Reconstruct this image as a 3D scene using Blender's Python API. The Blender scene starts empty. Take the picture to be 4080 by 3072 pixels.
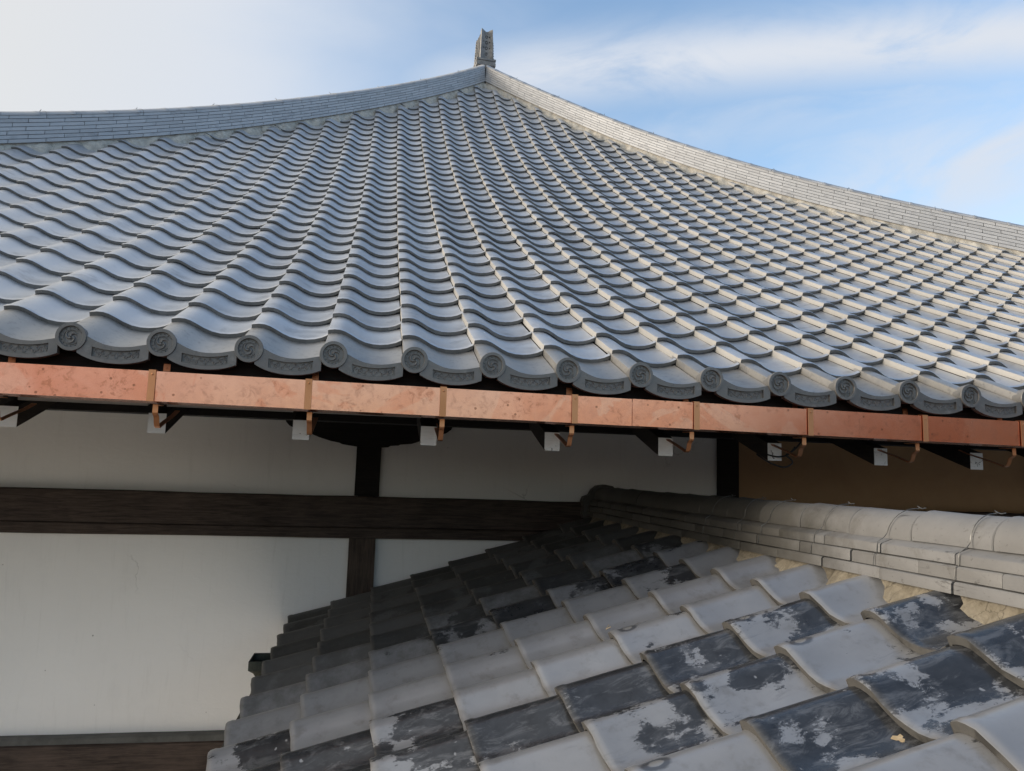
import bpy, bmesh, math, random
from math import sin, cos, tan, pi, radians, sqrt, exp, atan2
from mathutils import Vector, Matrix

random.seed(7)
S = bpy.context.scene
C = S.collection

# ------------------------------------------------------------------ camera
YAW, PITCH, ROLL, F_PX = 0.17762, 0.11957, 0.03155, 3035.64
def cam_axes():
    f = Vector((sin(YAW)*cos(PITCH), cos(YAW)*cos(PITCH), sin(PITCH)))
    r = Vector((cos(YAW), -sin(YAW), 0)); u = r.cross(f)
    return cos(ROLL)*r+sin(ROLL)*u, -sin(ROLL)*r+cos(ROLL)*u, f
CR, CU, CF = cam_axes()
cd = bpy.data.cameras.new('camera'); cam = bpy.data.objects.new('camera', cd); C.objects.link(cam)
m = Matrix.Identity(4)
for i in range(3):
    m[i][0], m[i][1], m[i][2] = CR[i], CU[i], -CF[i]
cam.matrix_world = m
cd.sensor_width = 36.0; cd.lens = F_PX/4080*36.0
cd.clip_start = 0.05; cd.clip_end = 3000
S.camera = cam
S.render.resolution_x, S.render.resolution_y = 1024, 771

# ------------------------------------------------------------------ world, sun, exposure
SUN_AZ, SUN_EL = radians(-87), radians(12.5)          # azimuth from +Y, negative = left
SUN_DIR = Vector((sin(SUN_AZ)*cos(SUN_EL), cos(SUN_AZ)*cos(SUN_EL), sin(SUN_EL)))
SKY_STRENGTH = 0.15
SUN_STRENGTH = 1.5
EXPOSURE = 1.2

class NT:
    """tiny node builder"""
    def __init__(s, tree): s.t = tree; s.n = tree.nodes; s.l = tree.links
    def new(s, typ, **kw):
        n = s.n.new(typ)
        for k, v in kw.items(): setattr(n, k, v)
        return n
    def put(s, sock, v):
        if v is None: return
        if isinstance(v, bpy.types.NodeSocket): s.l.new(v, sock)
        elif isinstance(v, (tuple, list, Vector)):
            v = tuple(v)
            if sock.type == 'RGBA' and len(v) == 3: v = v+(1,)
            sock.default_value = v
        else: sock.default_value = v
    def math(s, op, a, b=None, c=None, clamp=False):
        n = s.new('ShaderNodeMath', operation=op, use_clamp=clamp)
        for i, v in enumerate((a, b, c)): s.put(n.inputs[i], v)
        return n.outputs[0]
    def vmath(s, op, a, b=None, scale=None):
        n = s.new('ShaderNodeVectorMath', operation=op)
        s.put(n.inputs[0], a); s.put(n.inputs[1], b)
        if scale is not None: s.put(n.inputs['Scale'], scale)
        return n.outputs['Value'] if op in ('DOT_PRODUCT', 'LENGTH', 'DISTANCE') else n.outputs['Vector']
    def mix(s, f, a, b, blend='MIX'):
        n = s.new('ShaderNodeMix', data_type='RGBA', blend_type=blend)
        s.put(n.inputs['Factor'], f); s.put(n.inputs[6], a); s.put(n.inputs[7], b)
        return n.outputs[2]
    def ramp(s, v, lo, hi, a=0.0, b=1.0):
        n = s.new('ShaderNodeMapRange', interpolation_type='SMOOTHSTEP')
        s.put(n.inputs[0], v); s.put(n.inputs[1], lo); s.put(n.inputs[2], hi); s.put(n.inputs[3], a); s.put(n.inputs[4], b)
        return n.outputs[0]
    def noise(s, vec, scale, detail=4, rough=0.55, dist=0.0):
        n = s.new('ShaderNodeTexNoise')
        s.put(n.inputs['Vector'], vec); s.put(n.inputs['Scale'], scale); s.put(n.inputs['Detail'], detail)
        s.put(n.inputs['Roughness'], rough); s.put(n.inputs['Distortion'], dist)
        return n.outputs['Fac']
    def voronoi(s, vec, scale, feature='F1', rnd=1.0):
        n = s.new('ShaderNodeTexVoronoi', feature=feature)
        s.put(n.inputs['Vector'], vec); s.put(n.inputs['Scale'], scale); s.put(n.inputs['Randomness'], rnd)
        return n
    def scaled(s, vec, sc): return s.vmath('MULTIPLY', vec, sc)

def pxdir(u, v):                                     # sky direction of the cloud streaks
    return (CF + CR*((u-2040)/F_PX) - CU*((v-1536)/F_PX)).normalized()

world = bpy.data.worlds.new('World'); S.world = world; world.use_nodes = True
w = NT(world.node_tree); w.n.clear()
sky = w.new('ShaderNodeTexSky', sky_type='NISHITA', sun_disc=False, sun_elevation=SUN_EL, sun_rotation=SUN_AZ,
            air_density=1.0, dust_density=1.2, ozone_density=1.6)
geo = w.new('ShaderNodeTexCoord'); d = w.vmath('NORMALIZE', geo.outputs['Generated'])
sep = w.new('ShaderNodeSeparateXYZ'); w.put(sep.inputs[0], d)
up = w.math('MAXIMUM', sep.outputs[2], 0.06)
com = w.new('ShaderNodeCombineXYZ')
w.put(com.inputs[0], w.math('DIVIDE', sep.outputs[0], up)); w.put(com.inputs[1], w.math('DIVIDE', sep.outputs[1], up))
plane = com.outputs[0]
SD = w.vmath('DOT_PRODUCT', d, tuple(SUN_DIR))
# thin cirrus veil glowing round the sun
veil_n = w.noise(w.scaled(d, (2.0, 2.0, 5.0)), 1.5, 5, 0.55, 0.3)
veil = w.math('ADD', w.ramp(SD, -0.16, 0.64), w.math('MULTIPLY', w.math('SUBTRACT', veil_n, 0.5), 0.5))
veil = w.ramp(veil, -0.05, 0.72, 0, 0.95)
# two cirrus streaks and loose wisps
def streak(p0, p1, w0, gain, seed, a0, a1, cut_lo, cut_hi):
    n = p0.cross(p1).normalized()
    t = p1 - p0; t = (t - n*t.dot(n)).normalized()
    along = w.vmath('DOT_PRODUCT', d, tuple(t)); off = w.vmath('DOT_PRODUCT', d, tuple(n))
    cc = w.new('ShaderNodeCombineXYZ'); w.put(cc.inputs[0], w.math('MULTIPLY', along, 2.2)); w.put(cc.inputs[1], w.math('MULTIPLY', off, 5.5)); cc.inputs[2].default_value = seed
    nz = w.noise(cc.outputs[0], 2.2, 6, 0.6, 0.5)
    fine = w.noise(cc.outputs[0], 7.0, 5, 0.6, 0.4)
    nz = w.math('ADD', w.math('MULTIPLY', nz, 0.85), w.math('MULTIPLY', fine, 0.15))
    wob = w.math('ADD', off, w.math('MULTIPLY', w.math('SUBTRACT', nz, 0.5), w0*1.1))
    g = w.math('DIVIDE', wob, w0); g = w.math('MULTIPLY', g, g)
    band = w.math('POWER', 2.718, w.math('MULTIPLY', g, -1.0))
    s0 = p0.dot(t)
    start = w.ramp(along, s0+cut_lo, s0+cut_hi)
    out = w.math('MULTIPLY', w.math('MULTIPLY', band, start), w.ramp(nz, a0, a1))
    return w.math('MULTIPLY', out, gain)
b1 = streak(pxdir(2050, 300), pxdir(4080, 140), 0.036, 1.0, 1.7, 0.20, 0.55, -0.25, 0.06)
b2 = streak(pxdir(2500, 540), pxdir(4080, 330), 0.045, 0.5, 5.1, 0.25, 0.75, -0.2, 0.1)
b3 = streak(pxdir(3200, 900), pxdir(4080, 640), 0.085, 0.9, 9.3, 0.25, 0.7, -0.25, 0.15)
lowm = w.ramp(sep.outputs[2], 0.40, 0.10)
wis = w.noise(w.scaled(d, (1.7, 1.7, 4.2)), 1.7, 6, 0.55, 0.5)
wis = w.math('MULTIPLY', w.ramp(wis, 0.36, 0.72), w.math('ADD', 0.08, w.math('MULTIPLY', lowm, 0.30)))
cl = w.math('MAXIMUM', w.math('MAXIMUM', b1, b2), w.math('MAXIMUM', b3, wis))
cl = w.math('MAXIMUM', cl, veil, clamp=True)
warm = w.ramp(SD, 0.2, 0.8)
ccol = w.mix(warm, (2.1, 2.24, 2.48), (2.42, 2.33, 2.15))
ccol = w.mix(w.ramp(SD, 0.78, 1.0), ccol, (9.0, 7.6, 5.8))
base = w.mix(1.0, sky.outputs[0], (1.0, 1.0, 1.0), 'MULTIPLY')
col = w.mix(cl, base, ccol)
bg = w.new('ShaderNodeBackground'); w.put(bg.inputs['Color'], col); bg.inputs['Strength'].default_value = SKY_STRENGTH
wo = w.new('ShaderNodeOutputWorld'); w.l.new(bg.outputs[0], wo.inputs[0])

sl = bpy.data.lights.new('sun', 'SUN'); sl.energy = SUN_STRENGTH; sl.angle = radians(18); sl.color = (1.0, 0.895, 0.77)
so = bpy.data.objects.new('sun', sl); C.objects.link(so)
so.rotation_euler = SUN_DIR.to_track_quat('Z', 'Y').to_euler(); so.location = (-30, 12, 20)

vs = S.view_settings; vs.view_transform = 'Standard'; vs.look = 'None'; vs.gamma = 1; vs.exposure = EXPOSURE
vs.use_curve_mapping = False

# ------------------------------------------------------------------ materials
def mat(name):
    mt = bpy.data.materials.new(name); mt.use_nodes = True
    t = NT(mt.node_tree); b = t.n['Principled BSDF']
    return mt, t, b
def setp(t, b, base=None, rough=None, metal=None, spec=None, bump=None, bstr=0.3, bdist=0.002):
    if base is not None: t.put(b.inputs['Base Color'], base)
    if rough is not None: t.put(b.inputs['Roughness'], rough)
    if metal is not None: t.put(b.inputs['Metallic'], metal)
    if spec is not None: t.put(b.inputs['Specular IOR Level'], spec)
    if bump is not None:
        n = t.new('ShaderNodeBump'); n.inputs['Strength'].default_value = bstr; n.inputs['Distance'].default_value = bdist
        t.put(n.inputs['Height'], bump); t.l.new(n.outputs[0], b.inputs['Normal'])
def objco(t): return t.new('ShaderNodeTexCoord').outputs['Object']
def world_pos(t): return t.new('ShaderNodeNewGeometry').outputs['Position']
def rnd(t):
    a = t.new('ShaderNodeObjectInfo').outputs['Random']; g = t.new('ShaderNodeNewGeometry').outputs['Random Per Island']
    return t.math('FRACT', t.math('ADD', a, t.math('MULTIPLY', g, 7.31)))

def mat_new_tile(name, weather, kk=1.0, met=None):
    mt, t, b = mat(name); p = world_pos(t); r = rnd(t)
    n1 = t.noise(p, 9, 5, 0.6); n2 = t.noise(t.scaled(p, (30, 8, 8)), 6, 4, 0.6)
    f = t.math('ADD', t.math('MULTIPLY', r, 0.75), t.math('MULTIPLY', n1, 0.5))
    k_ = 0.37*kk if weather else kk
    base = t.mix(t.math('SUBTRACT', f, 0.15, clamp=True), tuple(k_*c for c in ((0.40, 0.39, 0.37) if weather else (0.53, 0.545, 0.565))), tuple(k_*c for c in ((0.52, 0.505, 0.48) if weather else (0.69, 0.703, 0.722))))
    pat = t.noise(t.vmath('ADD', p, t.vmath('SCALE', (17, 31, 11), scale=r)), 7, 5, 0.6, 0.8)
    base = t.mix(t.ramp(r, 0.86, 0.90, 0, 0.35), base, tuple(k_*c for c in (0.31, 0.315, 0.325)))
    base = t.mix(t.ramp(pat, 0.50, 0.72, 0, 0.5), base, tuple(k_*c for c in (0.26, 0.27, 0.285)))
    if weather:
        s = t.noise(p, 26, 6, 0.7, 0.6)
        base = t.mix(t.ramp(s, 0.52, 0.72, 0, 0.55), base, (0.27, 0.265, 0.25))
        base = t.mix(t.ramp(t.noise(p, 60, 4), 0.55, 0.8, 0, 0.5), base, (0.07, 0.072, 0.075))
    rough = t.math('ADD', 0.33, t.math('MULTIPLY', n2, 0.16))
    setp(t, b, base, rough, (0.72 if not weather else 0.2) if met is None else met, 0.6, t.noise(p, 120, 3), 0.12, 0.001)
    return mt
M_TILE = mat_new_tile('smoked_clay_tile', False)
def mat_butt():  # butt faces darker than the tops, their shade painted into the colour
    mt, t, b = mat('shaded_tile_butt'); p = world_pos(t); r = rnd(t)
    n = t.noise(p, 40, 5, 0.7); col = t.mix(t.math('MULTIPLY', t.math('ADD', n, r), 0.5), (0.125, 0.125, 0.124), (0.22, 0.219, 0.214))
    setp(t, b, col, 0.75, 0, 0.25, t.noise(p, 140, 4), 0.3, 0.001); return mt
M_BUTT = mat_butt()
def mat_side():  # matt left flanks; the sunlight on them is put into the paler colour
    mt, t, b = mat('sunlit_tile_flank'); p = world_pos(t); r = rnd(t)
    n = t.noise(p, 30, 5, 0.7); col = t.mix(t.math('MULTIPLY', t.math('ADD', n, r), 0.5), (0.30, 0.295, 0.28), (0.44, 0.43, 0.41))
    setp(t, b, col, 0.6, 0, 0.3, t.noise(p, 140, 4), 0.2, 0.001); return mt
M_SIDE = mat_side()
def mat_obutt():
    mt, t, b = mat('old_tile_edge'); p = world_pos(t); r = rnd(t)
    n = t.noise(p, 30, 5, 0.7); col = t.mix(n, (0.055, 0.054, 0.051), (0.110, 0.107, 0.101))
    col = t.mix(t.ramp(t.noise(p, 14, 4), 0.52, 0.66, 0, 0.8), col, (0.035, 0.034, 0.032))
    setp(t, b, col, 0.85, 0, 0.2, t.noise(p, 120, 5, 0.7), 0.6, 0.002); return mt
M_OBUTT = mat_obutt()
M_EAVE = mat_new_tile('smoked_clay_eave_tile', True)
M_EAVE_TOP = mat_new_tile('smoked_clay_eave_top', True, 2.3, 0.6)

def mat_old_tile():
    mt, t, b = mat('weathered_old_tile')
    oi = t.new('ShaderNodeObjectInfo'); p = objco(t); r = oi.outputs['Random']
    sc = t.new('ShaderNodeSeparateColor'); t.l.new(oi.outputs['Color'], sc.inputs[0])
    dark_amt, moss, lum = sc.outputs[0], sc.outputs[1], sc.outputs[2]
    q = t.vmath('ADD', p, t.vmath('SCALE', (41, 23, 57), scale=r))
    big = t.noise(q, 7.5, 2, 0.5, 0.3)
    rag = t.noise(t.scaled(q, (1, 0.45, 1)), 70, 6, 0.75, 0.6)
    med = t.noise(q, 26, 5, 0.7, 0.5)
    v = t.math('ADD', big, t.math('MULTIPLY', t.math('SUBTRACT', rag, 0.5), 0.36)); v = t.math('ADD', v, t.math('MULTIPLY', t.math('SUBTRACT', med, 0.5), 0.30))
    sq = t.new('ShaderNodeSeparateXYZ'); t.l.new(p, sq.inputs[0])
    v = t.math('ADD', v, t.math('MULTIPLY', t.math('SUBTRACT', 0.11, sq.outputs[0]), 0.75)); v = t.math('ADD', v, t.math('MULTIPLY', t.math('SUBTRACT', sq.outputs[1], 0.10), 0.45))
    thr = t.math('SUBTRACT', 0.98, t.math('MULTIPLY', dark_amt, 0.85))
    dk = t.ramp(v, t.math('SUBTRACT', thr, 0.035), t.math('ADD', thr, 0.03))
    spots = t.voronoi(q, 34).outputs['Distance']
    srand = t.noise(q, 20, 2)
    hole = t.math('MULTIPLY', t.ramp(spots, 0.24, 0.14), t.ramp(srand, 0.60, 0.64))
    film = t.noise(t.scaled(q, (1.0, 0.35, 1.0)), 30, 6, 0.75, 0.8)
    dk = t.math('MULTIPLY', dk, t.ramp(film, 0.34, 0.52, 0.66, 1.0))
    haze_ = t.math('MULTIPLY', t.ramp(v, t.math('SUBTRACT', thr, 0.22), thr), t.ramp(film, 0.50, 0.70, 0, 0.45))
    dk = t.math('MAXIMUM', dk, haze_)
    dk = t.math('MULTIPLY', dk, t.math('SUBTRACT', 1.0, hole))
    # thin scratches and fine specks on the silver skin
    sp = t.noise(t.scaled(q, (1.0, 0.3, 1.0)), 160, 3, 0.6)
    dk = t.math('MAXIMUM', dk, t.ramp(sp, 0.735, 0.76, 0, 0.75))
    # oval stain round the nail knob near the butt
    off = t.vmath('SUBTRACT', p, (0.036, 0.050, 0.0)); off = t.scaled(off, (1.0, 0.75, 0.0))
    ln = t.vmath('LENGTH', t.vmath('ADD', off, t.vmath('SCALE', t.vmath('SUBTRACT', (rag,)*0 or (0.5, 0.5, 0.5), (0.5, 0.5, 0.5)), scale=0.01)))
    ln = t.math('ADD', ln, t.math('MULTIPLY', t.math('SUBTRACT', rag, 0.5), 0.012))
    ring = t.math('MULTIPLY', t.ramp(ln, 0.009, 0.012), t.ramp(ln, 0.024, 0.018))
    ring = t.math('MULTIPLY', ring, t.ramp(r, 0.82, 0.86, 0, 0.8))
    core = t.math('MULTIPLY', t.ramp(ln, 0.011, 0.008), t.ramp(r, 0.82, 0.86, 0, 0.6))
    n = t.noise(q, 12, 4)
    light = t.mix(n, (0.24, 0.245, 0.255), (0.34, 0.345, 0.355))
    light = t.mix(t.math('MULTIPLY', t.ramp(t.noise(q, 22, 5, 0.65), 0.5, 0.75), 0.5), light, (0.16, 0.152, 0.14))
    darkc = t.mix(t.noise(q, 24, 5, 0.65, 0.5), (0.010, 0.0105, 0.012), (0.075, 0.080, 0.088))
    col = t.mix(dk, light, darkc)
    col = t.mix(t.math('MULTIPLY', ring, 0.85), col, (0.03, 0.033, 0.04)); col = t.mix(t.math('MULTIPLY', core, 0.8), col, (0.36, 0.34, 0.30))
    dirt = t.mix(t.noise(q, 45, 5, 0.7), (0.042, 0.043, 0.040), (0.115, 0.116, 0.110))
    mz = t.math('ADD', t.noise(q, 14, 6, 0.7), t.math('MULTIPLY', moss, 1.2))
    col = t.mix(t.ramp(mz, 0.85, 1.40, 0, 0.80), col, dirt)
    # butts carry earth-coloured dirt
    sx = t.new('ShaderNodeSeparateXYZ'); t.l.new(p, sx.inputs[0])
    edge = t.math('MULTIPLY', t.ramp(sx.outputs[1], 0.010, 0.001), t.math('MULTIPLY', n, 0.7))
    col = t.mix(edge, col, (0.14, 0.133, 0.122))
    col = t.mix(1.0, col, t.mix(lum, (0.55, 0.55, 0.55), (1, 1, 1)), 'MULTIPLY')
    rough = t.math('ADD', t.math('MULTIPLY', dk, -0.04), t.math('ADD', 0.29, t.math('MULTIPLY', t.ramp(mz, 0.8, 1.3), 0.22)))
    h = t.math('ADD', t.math('MULTIPLY', dk, 0.4), t.math('MULTIPLY', t.noise(q, 90, 4), 0.6))
    setp(t, b, col, rough, 0.35, 0.65, h, 0.35, 0.0009)
    return mt
M_OLD = mat_old_tile()

def mat_simple(name, c0, c1, scale=12, rough=0.8, bscale=80, bstr=0.3, bdist=0.002, stretch=(1, 1, 1), spec=0.3, metal=0.0):
    mt, t, b = mat(name); p = t.scaled(world_pos(t), stretch)
    f = t.ramp(t.noise(p, scale, 6, 0.65, 0.3), 0.3, 0.7)
    setp(t, b, t.mix(f, c0, c1), rough, metal, spec, t.noise(p, bscale, 4, 0.6), bstr, bdist)
    return mt
M_RIDGE_OLD = None
def mat_old_ridge():
    mt, t, b = mat('weathered_ridge_tile'); p = world_pos(t); oi = t.new('ShaderNodeObjectInfo')
    sx = t.new('ShaderNodeSeparateXYZ'); t.l.new(p, sx.inputs[0])
    n = t.noise(p, 14, 6, 0.65)
    col = t.mix(n, (0.13, 0.13, 0.13), (0.20, 0.20, 0.198))
    col = t.mix(t.ramp(t.noise(p, 85, 4, 0.7), 0.62, 0.70, 0, 0.8), col, (0.07, 0.068, 0.06))
    st = t.noise(t.scaled(p, (2, 2, 1.2)), 5, 6, 0.75, 0.8)
    col = t.mix(t.ramp(st, 0.52, 0.70, 0, 0.6), col, (0.09, 0.085, 0.075))
    # eave shade put into the colour, deepening towards the wall end
    wall_shade = t.math('ADD', t.ramp(sx.outputs[1], 1.45, 2.7), t.math('MULTIPLY', t.math('SUBTRACT', t.noise(p, 8, 5, 0.7), 0.5), 0.9))
    col = t.mix(t.ramp(wall_shade, 0.2, 0.9, 0, 0.92), col, t.mix(t.noise(p, 40, 4), (0.018, 0.018, 0.015), (0.06, 0.056, 0.046)))
    col = t.mix(t.math('MULTIPLY', oi.outputs['Random'], 0.35), col, (0.12, 0.115, 0.105))
    sc_ = t.noise(t.scaled(p, (1.0, 0.4, 1.6)), 26, 6, 0.75, 0.8); msk = t.noise(p, 6, 3)
    col = t.mix(t.math('MULTIPLY', t.ramp(sc_, 0.58, 0.66), t.ramp(msk, 0.48, 0.58, 0, 0.75)), col, (0.045, 0.044, 0.042))
    setp(t, b, col, 0.55, 0, 0.45, t.noise(p, 110, 4), 0.3, 0.001)
    return mt
M_RIDGE_OLD = mat_old_ridge()
M_NOSHI = mat_new_tile('smoked_ridge_tile', False, 0.70)
M_NOSHI.node_tree.nodes['Principled BSDF'].inputs['Metallic'].default_value = 0.1
def mat_mortar(name, a, bb, dk):
    mt, t, b = mat(name); p = world_pos(t)
    n = t.noise(p, 20, 6, 0.7, 0.4); col = t.mix(t.ramp(n, 0.3, 0.7), a, bb)
    col = t.mix(t.ramp(t.noise(p, 9, 6, 0.7, 1.0), 0.55, 0.72, 0, 0.75), col, dk)
    cr = t.voronoi(t.vmath('ADD', p, t.vmath('SCALE', (0.03, 0.03, 0.03), scale=n)), 11, 'DISTANCE_TO_EDGE').outputs['Distance']
    col = t.mix(t.ramp(cr, 0.012, 0.004, 0, 0.6), col, dk)
    setp(t, b, col, 0.95, 0, 0.2, t.math('ADD', t.noise(p, 70, 6, 0.7), t.math('MULTIPLY', n, 0.6)), 0.8, 0.006)
    return mt
M_MORTAR = mat_mortar('lime_mortar', (0.42, 0.39, 0.34), (0.60, 0.57, 0.50), (0.17, 0.155, 0.13))
M_OMORT = mat_mortar('old_earth_mortar', (0.145, 0.127, 0.095), (0.27, 0.242, 0.19), (0.07, 0.062, 0.05))

def mat_plaster():
    mt, t, b = mat('white_plaster'); p = world_pos(t)
    n = t.noise(p, 1.6, 5, 0.6); col = t.mix(n, (0.80, 0.785, 0.76), (0.88, 0.865, 0.84))
    col = t.mix(t.ramp(t.noise(t.scaled(p, (1, 1, 0.5)), 4, 6, 0.7), 0.55, 0.8, 0, 0.25), col, (0.64, 0.63, 0.60))
    ck = t.voronoi(t.vmath('ADD', p, t.vmath('SCALE', (0.3, 0.3, 0.3), scale=t.noise(p, 3, 5))), 1.1, 'DISTANCE_TO_EDGE').outputs['Distance']
    col = t.mix(t.math('MULTIPLY', t.ramp(ck, 0.004, 0.001), t.ramp(t.noise(p, 1.1, 2), 0.55, 0.65, 0, 0.4)), col, (0.3, 0.29, 0.27))
    col = t.mix(t.ramp(t.voronoi(p, 5.0).outputs['Distance'], 0.03, 0.015, 0, 0.7), col, (0.22, 0.21, 0.19))
    run = t.noise(t.scaled(p, (9, 1, 0.7)), 3, 6, 0.7, 0.4)
    col = t.mix(t.ramp(run, 0.52, 0.78, 0, 0.25), col, (0.58, 0.565, 0.53))
    tro = t.noise(t.scaled(p, (1, 1, 2.5)), 7, 4, 0.55, 1.5)
    setp(t, b, col, 0.9, 0, 0.2, t.math('ADD', t.noise(p, 60, 5, 0.6), t.math('MULTIPLY', tro, 2.0)), 0.2, 0.003)
    return mt
M_PLASTER = mat_plaster()
M_EARTH = mat_simple('brown_earth_plaster', (0.40, 0.25, 0.14), (0.47, 0.305, 0.17), 2, 0.95, 60, 0.15, 0.002)
def mat_wood(name, a, bb, axis):
    mt, t, b = mat(name)
    st = {'x': (1.2, 18, 18), 'z': (18, 18, 1.2), 'y': (18, 1.2, 18)}[axis]
    p = t.scaled(world_pos(t), st)
    g = t.noise(p, 5, 8, 0.65, 0.8); f = t.noise(p, 22, 5, 0.7)
    col = t.mix(t.ramp(g, 0.32, 0.68), a, bb); col = t.mix(t.ramp(f, 0.5, 0.75, 0, 0.6), col, tuple(x*0.4 for x in a))
    col = t.mix(t.ramp(t.noise(world_pos(t), 3, 5, 0.6), 0.45, 0.8, 0, 0.4), col, tuple(min(1, x*1.7) for x in bb))
    setp(t, b, col, 0.75, 0, 0.3, t.math('ADD', g, f), 0.4, 0.003)
    return mt
M_WOODX = mat_wood('weathered_brown_beam', (0.028, 0.020, 0.016), (0.080, 0.058, 0.047), 'x')
M_WOODZ = mat_wood('weathered_brown_post', (0.034, 0.024, 0.018), (0.095, 0.068, 0.053), 'z')
M_WOODK = mat_wood('blackened_wood', (0.006, 0.005, 0.0045), (0.016, 0.013, 0.011), 'x')
M_WOODR = mat_wood('dark_rafter_wood', (0.010, 0.008, 0.007), (0.026, 0.019, 0.015), 'y')
def mat_paint():
    mt, t, b = mat('flaking_white_paint'); p = world_pos(t); r = t.new('ShaderNodeObjectInfo').outputs['Random']
    n = t.noise(t.vmath('ADD', p, t.vmath('SCALE', (9, 5, 7), scale=r)), 26, 6, 0.7, 1.2)
    thr = t.math('ADD', 0.565, t.math('MULTIPLY', r, 0.13))
    col = t.mix(t.ramp(n, thr, t.math('ADD', thr, 0.03)), (0.86, 0.86, 0.84), (0.05, 0.045, 0.04))
    col = t.mix(t.ramp(t.noise(t.scaled(p, (6, 1, 90)), 3, 4), 0.5, 0.8, 0, 0.3), col, (0.4, 0.39, 0.37))
    setp(t, b, col, 0.8, 0, 0.3, n, 0.3, 0.002); return mt
M_PAINT = mat_paint()
def mat_copper(name, a, bb, stain):
    mt, t, b = mat(name); p = world_pos(t)
    n = t.noise(p, 3.5, 4, 0.6, 0.6); col = t.mix(t.ramp(n, 0.35, 0.65), a, bb)
    if stain:
        s = t.noise(t.scaled(p, (1, 1, 1)), 38, 6, 0.72, 0.7); s2 = t.noise(p, 9, 3)
        k = t.math('MULTIPLY', t.ramp(s, 0.50, 0.62), t.ramp(s2, 0.36, 0.52))
        col = t.mix(t.math('MULTIPLY', k, 0.5), col, (0.45, 0.16, 0.085))
        tide = t.noise(p, 2.6, 4, 0.55, 1.4); line = t.ramp(t.math('ABSOLUTE', t.math('SUBTRACT', tide, 0.55)), 0.012, 0.003)
        col = t.mix(t.ramp(tide, 0.53, 0.56, 0, 0.35), col, (0.86, 0.50, 0.36)); col = t.mix(t.math('MULTIPLY', t.math('MULTIPLY', line, t.ramp(s2, 0.5, 0.7)), 0.22), col, (0.40, 0.22, 0.16))
        dr = t.voronoi(p, 24).outputs['Distance']; col = t.mix(t.ramp(dr, 0.13, 0.07, 0, 0.75), col, (0.30, 0.12, 0.07))
        rough = t.math('ADD', 0.13, t.math('MULTIPLY', s, 0.20))
    else:
        rough = 0.38; s = n
    setp(t, b, col, rough, 0.92, 0.5, t.noise(p, 5, 4), 0.12, 0.004)
    return mt
M_COPPER = mat_copper('new_copper_sheet', (0.77, 0.305, 0.185), (0.84, 0.385, 0.255), True)
M_STRAP = mat_copper('copper_strap', (0.66, 0.30, 0.145), (0.54, 0.235, 0.105), False)
M_TAB = mat_copper('shaded_copper_tab', (0.42, 0.16, 0.075), (0.32, 0.11, 0.05), False)  # darker than the straps, with the eave's shadow in the copper colour
M_DECK = mat_simple('roof_underlay', (0.03, 0.028, 0.025), (0.06, 0.055, 0.05))
M_SOFFIT = mat_simple('painted_soffit', (0.42, 0.40, 0.37), (0.52, 0.50, 0.46))
M_OLDBOX = mat_simple('verdigris_metal', (0.030, 0.034, 0.026), (0.07, 0.072, 0.055), 30, 0.7)
M_SLATE = mat_simple('grey_ledge', (0.075, 0.075, 0.07), (0.12, 0.12, 0.115), 8, 0.7)
M_WIRE = mat_simple('dull_wire', (0.10, 0.10, 0.10), (0.22, 0.22, 0.21), 60, 0.45, metal=0.7)
M_CABLE = mat_simple('black_cable_sheath', (0.012, 0.012, 0.012), (0.02, 0.02, 0.02), 20, 0.5)
M_LEAF = mat_simple('dry_leaf_skin', (0.30, 0.22, 0.12), (0.42, 0.33, 0.21), 90, 0.8)
M_GROUND = mat_simple('pale_gravel', (0.15, 0.14, 0.125), (0.22, 0.205, 0.18), 3, 0.95, 40, 0.6, 0.02)
M_FINIAL = mat_simple('grey_finial_tile', (0.17, 0.168, 0.165), (0.31, 0.305, 0.295), 14, 0.55, spec=0.4)
M_HOLE = mat_simple('dark_socket', (0.01, 0.01, 0.01), (0.015, 0.015, 0.015))

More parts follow.
